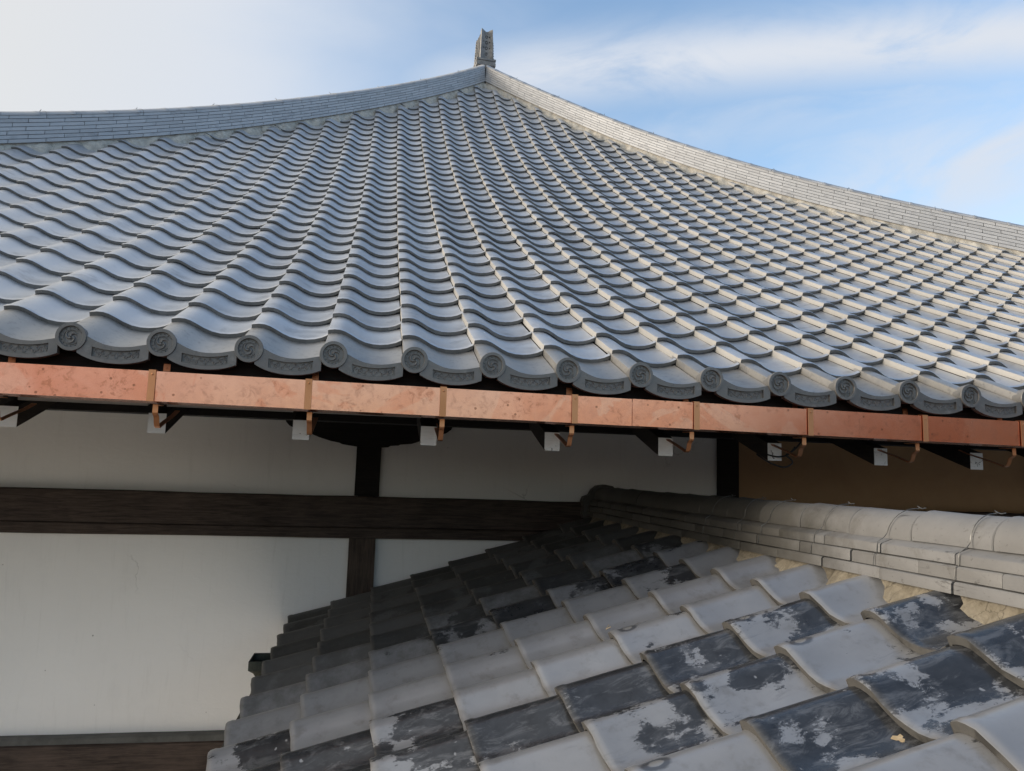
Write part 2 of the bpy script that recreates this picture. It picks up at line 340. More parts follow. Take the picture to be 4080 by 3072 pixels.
# ------------------------------------------------------------------ mesh helpers
def mesh(name, verts, faces, material, angle=35):
    me = bpy.data.meshes.new(name); me.from_pydata([tuple(v) for v in verts], [], faces); me.update()
    me.materials.append(material)
    if angle:
        me.polygons.foreach_set('use_smooth', [True]*len(me.polygons)); me.set_sharp_from_angle(angle=radians(angle))
    return me
def link(name, me, parent=None, loc=None):
    o = bpy.data.objects.new(name, me); C.objects.link(o)
    if parent is not None: o.parent = parent
    if loc is not None: o.location = loc
    return o
def fix_normals(me):
    bm = bmesh.new(); bm.from_mesh(me); bmesh.ops.recalc_face_normals(bm, faces=bm.faces); bm.to_mesh(me); bm.free()
class MB:
    def __init__(s): s.v = []; s.f = []
    def add(s, verts, faces):
        o = len(s.v); s.v += [Vector(v) for v in verts]; s.f += [tuple(i+o for i in f) for f in faces]
    def box(s, x0, x1, y0, y1, z0, z1, shear=None):
        vs = [(x, y, z) for z in (z0, z1) for y in (y0, y1) for x in (x0, x1)]
        if shear: vs = [shear(Vector(v)) for v in vs]
        s.add(vs, [(0, 2, 3, 1), (4, 5, 7, 6), (0, 1, 5, 4), (2, 6, 7, 3), (0, 4, 6, 2), (1, 3, 7, 5)])
    def hexa(s, bottom, top):                        # two matching quads
        s.add(list(bottom)+list(top), [(3, 2, 1, 0), (4, 5, 6, 7), (0, 1, 5, 4), (1, 2, 6, 5), (2, 3, 7, 6), (3, 0, 4, 7)])
    def prism(s, outline, fn):                       # outline (a, b) -> fn(a, b, 0|1)
        n = len(outline)
        s.add([fn(a, b, 0) for a, b in outline]+[fn(a, b, 1) for a, b in outline],
              [tuple(range(n))[::-1], tuple(range(n, 2*n))]+[(i, (i+1) % n, n+(i+1) % n, n+i) for i in range(n)])
    def tube(s, pts, r, n=6):
        pts = [Vector(p) for p in pts]; vs = []; fs = []
        for i, p in enumerate(pts):
            t = (pts[min(i+1, len(pts)-1)]-pts[max(i-1, 0)]).normalized()
            a = t.orthogonal().normalized() if i == 0 else (pa - t*pa.dot(t)).normalized()
            pa = a; bb = t.cross(a); rr = r[i] if isinstance(r, (list, tuple)) else r
            vs += [p + (a*cos(2*pi*k/n)+bb*sin(2*pi*k/n))*rr for k in range(n)]
        for i in range(len(pts)-1):
            for k in range(n): fs.append((i*n+k, i*n+(k+1) % n, (i+1)*n+(k+1) % n, (i+1)*n+k))
        fs.append(tuple(range(n))[::-1]); fs.append(tuple(range((len(pts)-1)*n, len(pts)*n)))
        s.add(vs, fs)
    def ribbon(s, path, x0, x1, t):                  # path of (y, z) swept from x0 to x1, thickness t
        n = len(path); P = [Vector((0, a, b)) for a, b in path]; nor = []
        for i in range(n):
            d = (P[min(i+1, n-1)]-P[max(i-1, 0)]).normalized(); nor.append(Vector((0, -d.z, d.y)))
        vs = []
        for i in range(n):
            for q in (P[i], P[i]+nor[i]*t): vs += [(x0, q.y, q.z), (x1, q.y, q.z)]
        fs = []
        for i in range(n-1):
            a, b2 = i*4, i*4+4
            fs += [(a, a+1, b2+1, b2), (a+2, b2+2, b2+3, a+3), (a, b2, b2+2, a+2), (a+1, a+3, b2+3, b2+1)]
        fs += [(0, 2, 3, 1), (4*n-4, 4*n-3, 4*n-1, 4*n-2)]
        s.add(vs, fs)
    def build(s, name, material, parent=None, angle=35, recalc=True):
        me = mesh(name, s.v, s.f, material, 0)
        if recalc: fix_normals(me)
        if angle:
            me.polygons.foreach_set('use_smooth', [True]*len(me.polygons)); me.set_sharp_from_angle(angle=radians(angle))
        return link(name, me, parent)
def thing(name, label, cat, loc=(0, 0, 0), group=None):
    o = bpy.data.objects.new(name, None); C.objects.link(o); o.location = loc
    o['label'] = label; o['category'] = cat; o.empty_display_size = 0.2
    if group: o['group'] = group
    return o
def stuff(o): o['kind'] = 'stuff'; return o

# ------------------------------------------------------------------ ground
g = MB(); g.add([(-900, -900, -3.75), (900, -900, -3.75), (900, 900, -3.75), (-900, 900, -3.75)], [(0, 1, 2, 3)])
go = g.build('ground', M_GROUND, None, 0, False); go['kind'] = 'structure'

# unseen wooded ring added for eave shade and gutter reflections, highest on the near right
M_ADDED_WOODS = mat_simple('added_wooded_slope', (0.055, 0.034, 0.016), (0.17, 0.095, 0.045), 0.9, 0.95, 3, 0.8, 0.3)
hv = MB(); V = []; Fc = []; NA, NR = 220, 9; rh = random.Random(12)
for a in range(NA):
    az = 2*pi*a/NA
    dz_ = (math.degrees(az)+180) % 360-180
    hi = 3.0+13.0*exp(-((dz_-107)/43.0)**4)
    lum = 1.4*sin(a*.9)+1.0*sin(a*2.3+1)+rh.uniform(-.5, .5)
    for r_ in range(NR):
        f = r_/(NR-1); d_ = 34+46*f
        z = -3.9+(hi+lum*.6)*tan(radians(1))*80*(sin(min(1, f*1.15)*pi/2)**1.3)+(rh.uniform(-.5, .5) if r_ else 0)
        V.append((sin(az)*d_, cos(az)*d_, z))
for a in range(NA):
    for r_ in range(NR-1):
        b_ = (a+1) % NA; Fc.append((a*NR+r_, b_*NR+r_, b_*NR+r_+1, a*NR+r_+1))
hv.add(V, Fc); ho = hv.build('added_hills', M_ADDED_WOODS, None, 60, False); ho['kind'] = 'structure'

# ------------------------------------------------------------------ main roof surface
W = 0.265; LEN = 0.24234
X0, Y0, Z0 = -0.97376, 2.76458, 0.48192
TH0, K1, K3 = 0.45293, 0.02547, 0.00014
_prof = [(0.0, 0.0)]
_ds = 0.01
for _i in range(1500):
    _s = (_i+0.5)*_ds; _t = TH0+K1*_s+K3*_s**3
    _prof.append((_prof[-1][0]+cos(_t)*_ds, _prof[-1][1]+sin(_t)*_ds))
def theta(s): s = max(0, s); return TH0+K1*s+K3*s**3
def prof(s):
    if s < 0: return s*cos(TH0), s*sin(TH0)
    i = min(int(s/_ds), 1498); f = s/_ds-i
    a, b = _prof[i], _prof[i+1]; return a[0]+(b[0]-a[0])*f, a[1]+(b[1]-a[1])*f
def lift(X, s): return 0.00125*(min(max(X, -5), 9)-3.927)**2*exp(-max(s, 0)/4)
def P(X, s, n=0.0):
    y, z = prof(s); t = theta(s)
    return Vector((X, Y0+y-sin(t)*n, Z0+z+cos(t)*n+lift(X, s)))
def frame(X, s):
    t = theta(s); o = P(X, s)
    m = Matrix.Identity(4)
    ax = Vector((1, 0, 0)); ay = Vector((0, cos(t), sin(t))); az = ax.cross(ay)
    for i in range(3): m[i][0], m[i][1], m[i][2], m[i][3] = ax[i], ay[i], az[i], o[i]
    return m
# plan of the two hips (foot of the ridge on this slope), measured along Y
HL = [(-9.3, 0.05), (-5.05, 4.1), (-2.902, 6.151), (-2.495, 6.535), (-2.031, 7.02), (-1.275, 7.85), (-0.738, 8.44), (0.031, 9.19), (1.325, 10.36)]
HR = [(11.7, 0.0), (7.0, 4.75), (6.05, 5.80), (5.354, 6.27), (4.71, 6.82), (4.267, 7.22), (3.63, 7.89), (2.97, 8.64), (2.218, 9.53), (1.325, 10.36)]
def hip_x(tab, Y):
    for (xa, ya), (xb, yb) in zip(tab, tab[1:]):
        if ya <= Y <= yb: return xa+(xb-xa)*(Y-ya)/(yb-ya)
    return tab[-1][0]
def s_of_y(Y):
    lo, hi = -1.0, 14.0
    for _ in range(40):
        mid = (lo+hi)/2
        if Y0+prof(mid)[0] < Y: lo = mid
        else: hi = mid
    return lo

hall = thing('temple_hall', 'temple hall with tall hipped roof of smooth blue-grey tiles and a copper gutter', 'building', (1.3, 4.6, -3.75))
hall_off = hall.location.copy()
class HallParent:
    pass
def hp(o, parent=None):
    """parent keeping world coordinates"""
    o.parent = parent or hall
    o.matrix_parent_inverse = Matrix.Translation(-hall_off)
    return o
def under(parent, o):
    o.parent = parent; o.matrix_parent_inverse = parent_world(parent).inverted(); return o
def parent_world(p):
    return Matrix.Identity(4) if p.get('_flat', 0) else p.matrix_basis.copy()

# --- S-tile section (x, height) measured from the butt's upper left corner
SEC = [(0, 0), (.004, .0018), (.024, .0050), (.044, .0042), (.062, -.0015), (.083, -.0125), (.106, -.026), (.132, -.0370), (.160, -.0425),
       (.188, -.0430), (.216, -.0395), (.241, -.0330), (.262, -.0278)]
def tile_mesh(name, material, length=LEN, drop=0.018, over=0.045, thick=0.017, sec=SEC, lip=0.0255, wob=0.0, seed=0, head=None, detail=True, edge=None, side=None):
    rs = random.Random(seed)
    L = length+over; dz = lambda s: -drop*s/length
    rings = [(0.0, -0.0012), (0.003, 0.0003), (0.018, 0.0014), (0.027, -0.0008), (L*0.5, 0.0), (L, 0.0)] if detail else [(0.0, -0.001), (0.02, 0.0008), (L, 0.0)]
    kick = lambda x, s: 0.007*max(0.0, min(1.0, (x-.238)/.02))*(1 if s < .02 else 0)
    n = len(sec); V = []; Fc = []
    jit = [[rs.uniform(-wob, wob) for _ in range(n)] for _ in range(2)]
    V += [(x, 0.0015+abs(jit[0][i]), h-thick+jit[1][i]+kick(x, 0)*.9) for i, (x, h) in enumerate(sec)]
    for k, (s, e) in enumerate(rings):
        V += [(x, s+(jit[0][i] if k == 0 else 0), h+e+dz(s)+kick(x, s)) for i, (x, h) in enumerate(sec)]
    R = len(rings)+1
    for k in range(R-1):
        for i in range(n-1): Fc.append((k*n+i, k*n+i+1, (k+1)*n+i+1, (k+1)*n+i))
    # underside
    b = len(V); V += [(x, L, h-thick+dz(L)) for x, h in sec]
    for i in range(n-1): Fc.append((i+1, i, b+i, b+i+1))
    # left side with a turned-down lip
    c = len(V); V += [(0, 0.0015, sec[0][1]-lip), (0, L, sec[0][1]-lip+dz(L)), (0.013, 0.0015, sec[1][1]-lip), (0.013, L, sec[1][1]-lip+dz(L))]
    left_top = [k*n for k in range(1, R)]
    Fc.append(tuple([c]+[n]+left_top[1:]+[c+1])); Fc.append((c, c+1, c+3, c+2)); Fc.append((c, c+2, 1, 0, n)); 
    # right side
    Fc.append(tuple([b+n-1]+[k*n+n-1 for k in range(R-1, -1, -1)]))
    me = mesh(name, V, Fc, material, 28)
    if edge: me.materials.append(edge)
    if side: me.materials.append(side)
    for p in me.polygons:
        if abs(p.normal.x) > .9 or p.normal.y < -.85: p.use_smooth = False
        if edge and p.normal.y < -.85: p.material_index = 1
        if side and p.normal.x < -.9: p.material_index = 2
    return me

# --- which tiles stand on the slope
tiles = []
for i in range(-26, 42):
    for j in range(1, 42):
        s = LEN*(j-1); X = X0+W*i; p = P(X, s)
        pm = P(X+W*0.42, s+0.05)
        if pm.y > 10.36: continue
        if pm.x < hip_x(HL, pm.y)-0.02 or pm.x > hip_x(HR, pm.y)+0.02: continue
        tiles.append((i, j))
def proj(p):
    z = p.dot(CF); return (2040+F_PX*p.dot(CR)/z, 1536-F_PX*p.dot(CU)/z, z)
def in_view(p, mar=60):
    u, v, z = proj(p); return z > 0 and -mar < u < 4080+mar and -mar < v < 3072+mar
def size_key(ij):
    p = P(X0+W*(ij[0]+.5), LEN*(ij[1]-.5)); return p.length if in_view(p, 150) else 1e6+p.length
tiles.sort(key=size_key)
near, far = tiles[:300], tiles[300:]

# deck that carries the tiles
def deck_mesh():
    dk = MB(); N = 46; rows = []
    for k in range(N+1):
        s = -0.16+(LEN*39.2+0.1)*k/N; Y = P(0, s).y
        xl, xr = hip_x(HL, Y)-0.1, hip_x(HR, Y)+0.1
        rows.append([(P(xl+(xr-xl)*q/12, s, -0.085), P(xl+(xr-xl)*q/12, s, -0.11)) for q in range(13)])
    V = []; Fc = []
    for row in rows:
        for a, b in row: V += [a, b]
    for k in range(N):
        for q in range(12):
            a = (k*13+q)*2; c = ((k+1)*13+q)*2
            Fc += [(a, a+2, c+2, c), (a+1, c+1, c+3, a+3)]
    for q in range(12): Fc += [(q*2, q*2+1, q*2+3, q*2+2)]
    dk.add(V, Fc); return dk
roof = deck_mesh().build('roof', M_DECK, None, 0); hp(roof)

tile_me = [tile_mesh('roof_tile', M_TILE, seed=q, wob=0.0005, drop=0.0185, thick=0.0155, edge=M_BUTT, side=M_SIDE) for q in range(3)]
rt = random.Random(3)
def tile_matrix(i, j):
    mtx = frame(X0+W*i+rt.uniform(-.0016, .0016), LEN*(j-1)+rt.uniform(-.003, .003))
    return mtx @ Matrix.Rotation(rt.uniform(-.008, .008), 4, 'Z') @ Matrix.Rotation(rt.uniform(-.004, .004), 4, 'X') @ Matrix.Rotation(rt.uniform(-.006, .006), 4, 'Y')
def child(name, me, parent, world_m):
    o = bpy.data.objects.new(name, me); C.objects.link(o); o.parent = parent
    o.matrix_parent_inverse = Matrix.Translation(-hall_off) if parent is hall else Matrix.Identity(4)
    o.matrix_basis = world_m
    return o
for k, (i, j) in enumerate(near):
    child('roof_tile', tile_me[k % 3], roof, tile_matrix(i, j))
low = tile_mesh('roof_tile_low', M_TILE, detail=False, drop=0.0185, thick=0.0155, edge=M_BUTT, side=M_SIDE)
lmi = [p.material_index for p in low.polygons]; fmi = []
fb = MB(); lv = [v.co.copy() for v in low.vertices]; lf = [tuple(p.vertices) for p in low.polygons]
for (i, j) in far:
    mm = tile_matrix(i, j); fb.add([mm @ v for v in lv], lf); fmi += lmi
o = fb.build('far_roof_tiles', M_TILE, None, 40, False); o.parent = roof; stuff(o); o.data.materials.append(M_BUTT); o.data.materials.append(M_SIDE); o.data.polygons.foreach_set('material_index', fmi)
bpy.data.meshes.remove(low)

# --- eave tiles: trough tile with hanging pendant and round medallion
def revolve(profile, n, cx, y0, cz):
    V = []; Fc = []
    for r, y in profile:
        V += [(cx+r*cos(2*pi*k/n), y0+y, cz+r*sin(2*pi*k/n)) for k in range(n)]
    for a in range(len(profile)-1):
        for k in range(n): Fc.append((a*n+k, a*n+(k+1) % n, (a+1)*n+(k+1) % n, (a+1)*n+k))
    return V, Fc
DR = 0.0545
def make_eave_meshes():
    # body, local frame: world axes, origin at crest corner P(i, 0)
    t = TH0; dy, dz = cos(t), sin(t)
    def loc(x, s, h): return Vector((x, s*dy-h*dz, s*dz+h*dy))
    sec = SEC; n = len(sec); L = LEN+0.05
    V = []; Fc = []
    for s, e in ((0.0, -0.001), (0.006, 0.0), (L*0.5, -0.009), (L, -0.019)):
        V += [loc(x, s, h+e) for x, h in sec]
    for k in range(3):
        for i in range(n-1): Fc.append((k*n+i, k*n+i+1, (k+1)*n+i+1, (k+1)*n+i))
    # left side skirt
    c = len(V); V += [loc(0, 0, -.03), loc(0, L, -.045)]; Fc.append((c, 0, n, 2*n, 3*n, c+1))
    c = len(V); V += [loc(sec[-1][0], 0, -.035), loc(sec[-1][0], L, -.045)]; Fc.append((c+1, 4*n-1, 3*n-1, 2*n-1, n-1, c))
    # underside
    c = len(V)
    for s in (0.012, L): V += [loc(x, s, h-.018-(0.019 if s > .1 else 0)) for x, h in sec]
    for i in range(n-1): Fc.append((c+i+1, c+i, c+n+i, c+n+i+1))
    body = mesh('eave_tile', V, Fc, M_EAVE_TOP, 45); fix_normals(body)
    # pendant: vertical curved apron with a sunken ornament field
    F0 = -0.006; H = 0.056
    top = lambda x: Vector((x, 0, 0)) + Vector((0, 0, interp(sec, x)*dy-0.001))
    bm = MB(); xs = [0.055+(0.262-0.055)*k/20 for k in range(21)]
    def bot(x):
        zt = interp(sec, x)*dy; d0 = H
        return min(zt-0.016, -0.0415*dy - H + 0.011*((x-0.168)/0.1)**2*1.6 + 0.004*((x-.168)/.1)**4)
    fx0, fx1 = 0.098, 0.238
    def fld(x, a):                                    # ornament field upper/lower edge
        zt = -0.0415*dy; curve = 0.010*((x-0.168)/0.07)**2*0.9
        return zt-0.015+curve if a else zt-0.044+curve
    rows = lambda x: [top(x).z, fld(x, 1), fld(x, 0), bot(x)]
    V = []; Fc = []
    xs = sorted(set([0.055, 0.07, 0.085] + [fx0+(fx1-fx0)*k/12 for k in range(13)] + [0.25, 0.264]))
    def cl(x):
        a = rows(x); zt, zb = a[0], a[3]
        f1 = min(max(a[1], zb+0.004), zt-0.003); f0 = min(max(a[2], zb+0.002), f1-0.001)
        return [zt, f1, f0, zb]
    for x in xs:
        V += [(x, F0, z) for z in cl(x)]
    for k in range(len(xs)-1):
        for r in range(3):
            if r == 1 and fx0-1e-6 <= xs[k] and xs[k+1] <= fx1+1e-6: continue
            a = k*4+r; Fc.append((a, a+1, a+5, a+4))
    b0 = len(V)
    for x in xs: V += [(x, 0.016, cl(x)[0]), (x, 0.016, cl(x)[3])]
    for k in range(len(xs)-1):
        a = b0+2*k; Fc += [(a, k*4, k*4+4, a+2), (k*4+3, a+1, a+3, k*4+7), (a, a+2, a+3, a+1)]
    Fc += [(0, b0, b0+1, 3, 2, 1), (len(xs)*4-4, len(xs)*4-3, len(xs)*4-2, len(xs)*4-1, len(V)-1, len(V)-2)]
    # field walls and floor
    fk = [x for x in xs if fx0-1e-6 <= x <= fx1+1e-6]; ia = xs.index(fk[0]); c = len(V); dp = 0.008
    for x in fk: V += [(x, F0+dp, cl(x)[1]), (x, F0+dp, cl(x)[2])]
    for k in range(len(fk)-1):
        a = c+2*k; q = (ia+k)*4
        Fc += [(a, a+1, a+3, a+2), (q+1, a, a+2, q+5), (a+1, q+2, q+6, a+3)]
    Fc += [(ia*4+1, ia*4+2, c+1, c), ((ia+len(fk)-1)*4+2, (ia+len(fk)-1)*4+1, len(V)-2, len(V)-1)]
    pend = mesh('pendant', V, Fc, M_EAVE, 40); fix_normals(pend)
    # arabesque relief in the field: border line, centre leaf and scrolls
    sb = MB(); yb = F0+dp-0.0002; rr = 0.0016
    def fp(u, v):                                     # u,v in -1..1 in the field
        x = (fx0+fx1)/2+u*(fx1-fx0)/2*0.96; a, b2 = fld(x, 1), fld(x, 0)
        return Vector((x, yb, (a+b2)/2+v*(a-b2)/2*0.86))
    sb.tube([fp(u/10, .95) for u in range(-10, 11)], rr*.7, 4); sb.tube([fp(u/10, -.95) for u in range(-10, 11)], rr*.7, 4)
    for sg in (-1, 1):
        sb.tube([fp(sg*(0.10+0.1*k), 0.45*sin(k*1.15)) for k in range(9)], rr, 5)
        for q, cu in enumerate((0.22, 0.40, 0.57, 0.73, 0.87)):
            vv = 0.25*(-1)**q
            sb.tube([fp(sg*(cu+0.075*(1-k/13)*cos(k*.8)), vv+0.6*(1-k/13)*sin(k*.8)*(-1)**q) for k in range(13)], [rr*(1.25-0.05*k) for k in range(13)], 5)
        sb.tube([fp(sg*0.02, -.7), fp(sg*.09, -.1), fp(sg*.03, .7)], rr*1.1, 5)
        sb.tube([fp(sg*0.94, -.7), fp(sg*.97, 0), fp(sg*.94, .7)], rr, 5)
    rel = MB(); rel.v, rel.f = sb.v, sb.f
    relm = mesh('relief', rel.v, rel.f, M_EAVE, 60)
    # medallion: rim, sunken field, three-comma swirl, beads
    cx, cz = 0.0358, -0.122+0.106; yf = -0.0115
    DS = 0.83
    V, Fc = revolve([(r_*DS, y_) for r_, y_ in [(0.030, 0.060), (DR-0.006, 0.052), (DR-0.001, 0.008), (DR, 0.004), (DR-0.0015, 0.0), (0.0415, 0.0), (0.0402, 0.0014), (0.0396, 0.0085),
                     (0.0296, 0.0085), (0.0290, 0.0052), (0.0272, 0.0052), (0.0266, 0.0092), (0.0005, 0.0092)]], 40, cx, yf, cz)
    Fc.append(tuple(range(12*40, 13*40)))
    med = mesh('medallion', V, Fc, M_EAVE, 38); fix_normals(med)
    sw = MB()
    for q in range(3):
        pts = []; rad = []
        for k in range(15):
            a = k/14; r = DS*(0.0035+0.0215*min(1, a*1.6)**0.9); an = q*2*pi/3+pi/2+0.5-a*3.3
            pts.append((cx+r*cos(an), yf+0.0080, cz+r*sin(an))); rad.append(DS*(0.0046*(1-a)**0.62+0.0007))
        sw.tube(pts, rad, 8)
    for q in range(15):
        an = 2*pi*q/15; bx, bz = cx+DS*0.0343*cos(an), cz+DS*0.0343*sin(an)
        v2, f2 = revolve([(0.0024, 0.0), (0.0019, -0.0016), (0.0006, -0.0024)], 7, bx, yf+0.0085, bz); f2.append(tuple(range(14, 21)))
        sw.add(v2, f2)
    swm = mesh('swirl_relief', sw.v, sw.f, M_EAVE, 60); fix_normals(swm)
    return body, pend, relm, med, swm
def interp(tab, x):
    if x <= tab[0][0]: return tab[0][1]
    for (a, b), (c, d2) in zip(tab, tab[1:]):
        if a <= x <= c: return b+(d2-b)*(x-a)/(c-a)
    return tab[-1][1]
EM = make_eave_meshes()
for i in range(-8, 19):
    org = P(X0+W*i+rt.uniform(-.001, .001), -LEN)
    mm = Matrix.Translation(org) @ Matrix.Rotation(rt.uniform(-.006, .006), 4, 'Y')
    e = child('eave_tile', EM[0], hall, mm)
    for nm, me in zip(('pendant', 'relief', 'medallion', 'swirl_relief'), EM[1:]):
        if nm == 'relief':
            continue
        if nm == 'swirl_relief':
            continue
        o = bpy.data.objects.new(nm, me); C.objects.link(o); o.parent = e
    o = bpy.data.objects.new('scroll_relief', EM[2]); C.objects.link(o); o.parent = e
    o = bpy.data.objects.new('swirl_relief', EM[4]); C.objects.link(o); o.parent = e
    ctr = Vector((0.0358, 0, -0.122+0.106)); o.matrix_basis = Matrix.Translation(ctr) @ Matrix.Rotation(rt.uniform(-.14, .14), 4, 'Y') @ Matrix.Translation(-ctr)

# --- hips: stacked flat ridge tiles on both sides, round cap tiles, mortar below
NC, CH = 7, 0.0335
def hip_line(tab):
    """dense polyline along the hip foot from the apex downwards: list of (length, point, along, outward)"""
    pts = []
    ys = [tab[-1][1]-0.02*k for k in range(int((tab[-1][1]-2.4)/0.02))]
    raw = [Vector((hip_x(tab, y), y, 0)) for y in ys]
    n = len(raw); sm = []
    for k in range(n):                                 # smooth the plan
        a, b = max(0, k-25), min(n-1, k+25); h = min(k-a, b-k)
        seg = raw[k-h:k+h+1]; q = sum(seg, Vector())/len(seg); sm.append(q)
    out = []; ln = 0
    for k, q in enumerate(sm):
        s = s_of_y(q.y); z = P(q.x, s).z
        pnt = Vector((q.x, q.y, z))
        if out: ln += (pnt-out[-1][1]).length
        out.append((ln, pnt))
    return out
def sample(line, l):
    l = max(0, min(l, line[-1][0]-0.02)); lo, hi = 0, len(line)-1
    while hi-lo > 1:
        mid = (lo+hi)//2
        if line[mid][0] <= l: lo = mid
        else: hi = mid
    f = (l-line[lo][0])/max(1e-6, line[hi][0]-line[lo][0]); p = line[lo][1].lerp(line[hi][1], f)
    a, b = max(0, lo-12), min(len(line)-1, lo+13)
    d2 = (line[b][1]-line[a][1]); d2.z = 0; return p, d2.normalized()
def make_hip(tab, side):
    """side -1 left hip (its visible face looks right), +1 right hip"""
    line = hip_line(tab); total = line[-1][0]-0.1
    def pt(l, out, up):
        p, d2 = sample(line, l)
        o2 = Vector((0, 0, 1)).cross(d2)*(1 if side > 0 else -1)
        # outward = away from this slope
        if o2.y < 0: o2 = -o2
        return p + o2*out + Vector((0, 0, 0.02+up))
    # mitre at the apex: the face line starts where both feet meet
    core = MB(); N = 60; V = []; Fc = []
    sec = [(0.034, -0.12), (0.034, 0.0), (0.048, NC*CH), (0.06, NC*CH+0.01), (0.196, NC*CH+0.01), (0.206, NC*CH), (0.224, 0.0), (0.224, -0.3)]
    for k in range(N+1):
        for o_, u_ in sec: V.append(pt(total*k/N, o_, u_))
    m_ = len(sec)
    for k in range(N):
        for q in range(m_): Fc.append((k*m_+q, k*m_+(q+1) % m_, (k+1)*m_+(q+1) % m_, (k+1)*m_+q))
    Fc += [tuple(range(m_)), tuple(range(N*m_, N*m_+m_))[::-1]]
    core.add(V, Fc); h = core.build('hip_ridge', M_DECK, None, 0); hp(h)
    rr = random.Random(11 if side > 0 else 5)
    # mortar bed, lumpy
    mo = MB(); V = []; Fc = []; N = 420
    for k in range(N+1):
        l = total*k/N
        lump = 0.010*sin(l*23.7+sin(l*9))+0.006*sin(l*51)
        for o_, u_ in ((0.028, 0.006), (0.016+lump*.5, -0.010), (0.002+lump, -0.042), (-0.014+lump, -0.075), (-0.022, -0.16)):
            V.append(pt(l, o_+rr.uniform(-.003, .003), u_+rr.uniform(-.003, .003)))
    for k in range(N):
        for q in range(4): Fc.append((k*5+q, k*5+q+1, (k+1)*5+q+1, (k+1)*5+q))
    mo.add(V, Fc); q = mo.build('mortar', M_MORTAR, None, 60); q.parent = h
    # flat ridge tiles, both faces; face nearest to this slope as single tiles
    TL = 0.283; back = MB(); cnt = 0
    for c_ in range(NC):
        l = -TL*(0.5 if c_ % 2 else 0.0)-rr.uniform(0, .05)
        while l < total-0.05:
            a, b = max(l+0.0022, 0.0), l+TL-0.0022
            l += TL
            if b < 0.03: continue
            ou = 0.002*c_+0.0015 + rr.uniform(-.0008, .0008); u0, u1 = c_*CH+0.0022, (c_+1)*CH-0.0018
            sg = 2
            def strip(mbx, oa, ob):
                V = []; Fc = []
                for k in range(sg+1):
                    q = a+(b-a)*k/sg
                    V += [pt(q, oa, u0), pt(q, oa+0.0006, u1-.002), pt(q, oa+0.003*(1 if ob > oa else -1), u1), pt(q, ob, u1), pt(q, ob, u0)]
                for k in range(sg):
                    for e_ in range(5): Fc.append((k*5+e_, k*5+(e_+1) % 5, k*5+5+(e_+1) % 5, k*5+5+e_))
                Fc += [(0, 1, 2, 3, 4), tuple(range(sg*5, sg*5+5))[::-1]]
                mbx.add(V, Fc)
            mid = pt((a+b)/2, 0, 0)
            if in_view(mid, 120) and cnt < 299:
                t1 = MB(); strip(t1, ou, 0.06)
                to = t1.build('ridge_tile', M_NOSHI, None, 30); to.parent = h; cnt += 1
            else: strip(back, ou, 0.06)
            strip(back, 0.25-ou, 0.19)
    o = back.build('hidden_ridge_tiles', M_NOSHI, None, 30); o.parent = h; stuff(o)
    # cap tiles
    CL = 0.29; l = -0.12; cnt = 0; capstuff = MB()
    while l < total-0.3:
        a, b = max(l, 0.0), l+CL
        V = []; Fc = []; ring = 11
        for q, (ll, gr) in enumerate(((a, 0.0), (a+.004, 0.003), (a+0.03, 0.003), (a+0.034, 0.0), (b-0.003, 0.0))):
            for k in range(ring):
                an = pi*k/(ring-1); V.append(pt(ll, 0.128-cos(an)*(0.120+gr), NC*CH-0.004+sin(an)*(0.052+gr)))
        nr = 5
        for q in range(nr-1):
            for k in range(ring-1): Fc.append((q*ring+k, q*ring+k+1, (q+1)*ring+k+1, (q+1)*ring+k))
        Fc += [tuple(range(ring)), tuple(range((nr-1)*ring, nr*ring))[::-1]]
        if in_view(pt((a+b)/2, 0.1, .3), 100):
            t1 = MB(); t1.add(V, Fc); to = t1.build('cap_tile', M_NOSHI, None, 35); to.parent = h
        else: capstuff.add(V, Fc)
        l += CL
    if capstuff.v:
        o = capstuff.build('hidden_cap_tiles', M_NOSHI, None, 35); o.parent = h; stuff(o)
    # copper wire knots along the cap
    l = 0.55
    while l < total-0.5:
        kn = MB(); base = pt(l, 0.126, NC*CH+0.046)
        kn.tube([base, base+Vector((rr.uniform(-.006, .006), 0, .012)), base+Vector((rr.uniform(-.015, .015), 0, .026))], [.005, .0035, .002], 5)
        kn.tube([base+Vector((0, 0, .004)), base+Vector((rr.uniform(-.03, .03), 0, .010))], .0025, 4)
        kn.tube([pt(l, 0.128-cos(pi*k/8)*0.1225, NC*CH-0.004+sin(pi*k/8)*0.0545) for k in range(9)], .0012, 4)
        if in_view(base, 60): o = kn.build('tie_wire', M_WIRE, None, 60); o.parent = h
        l += 0.85
    return h, pt
hipL, ptL = make_hip(HL, -1)
hipR, ptR = make_hip(HR, 1)

# other faces of the roof (out of sight from the front): plain tiled slopes
sd = MB()
YB = 2*10.45
for tab in (HL, HR):
    prev = None
    for k in range(41):
        Y = 2.45+(10.28-2.45)*k/40; x = hip_x(tab, Y); s = s_of_y(Y); z = P(x, s).z-0.06
        a, b = Vector((x, Y, z)), Vector((x, YB-Y, z))
        if prev:
            sd.add([prev[0], a, b, prev[1]], [(0, 1, 2, 3)])
        prev = (a, b)
prev = None
for k in range(41):
    Y = 2.45+(10.28-2.45)*k/40; s = s_of_y(Y)
    a = Vector((hip_x(HL, Y), YB-Y, P(hip_x(HL, Y), s).z-0.06)); b = Vector((hip_x(HR, Y), YB-Y, P(hip_x(HR, Y), s).z-0.06))
    if prev: sd.add([prev[0], a, b, prev[1]], [(0, 1, 2, 3)])
    prev = (a, b)
hp(sd.build('side_slopes', M_TILE, None, 0))

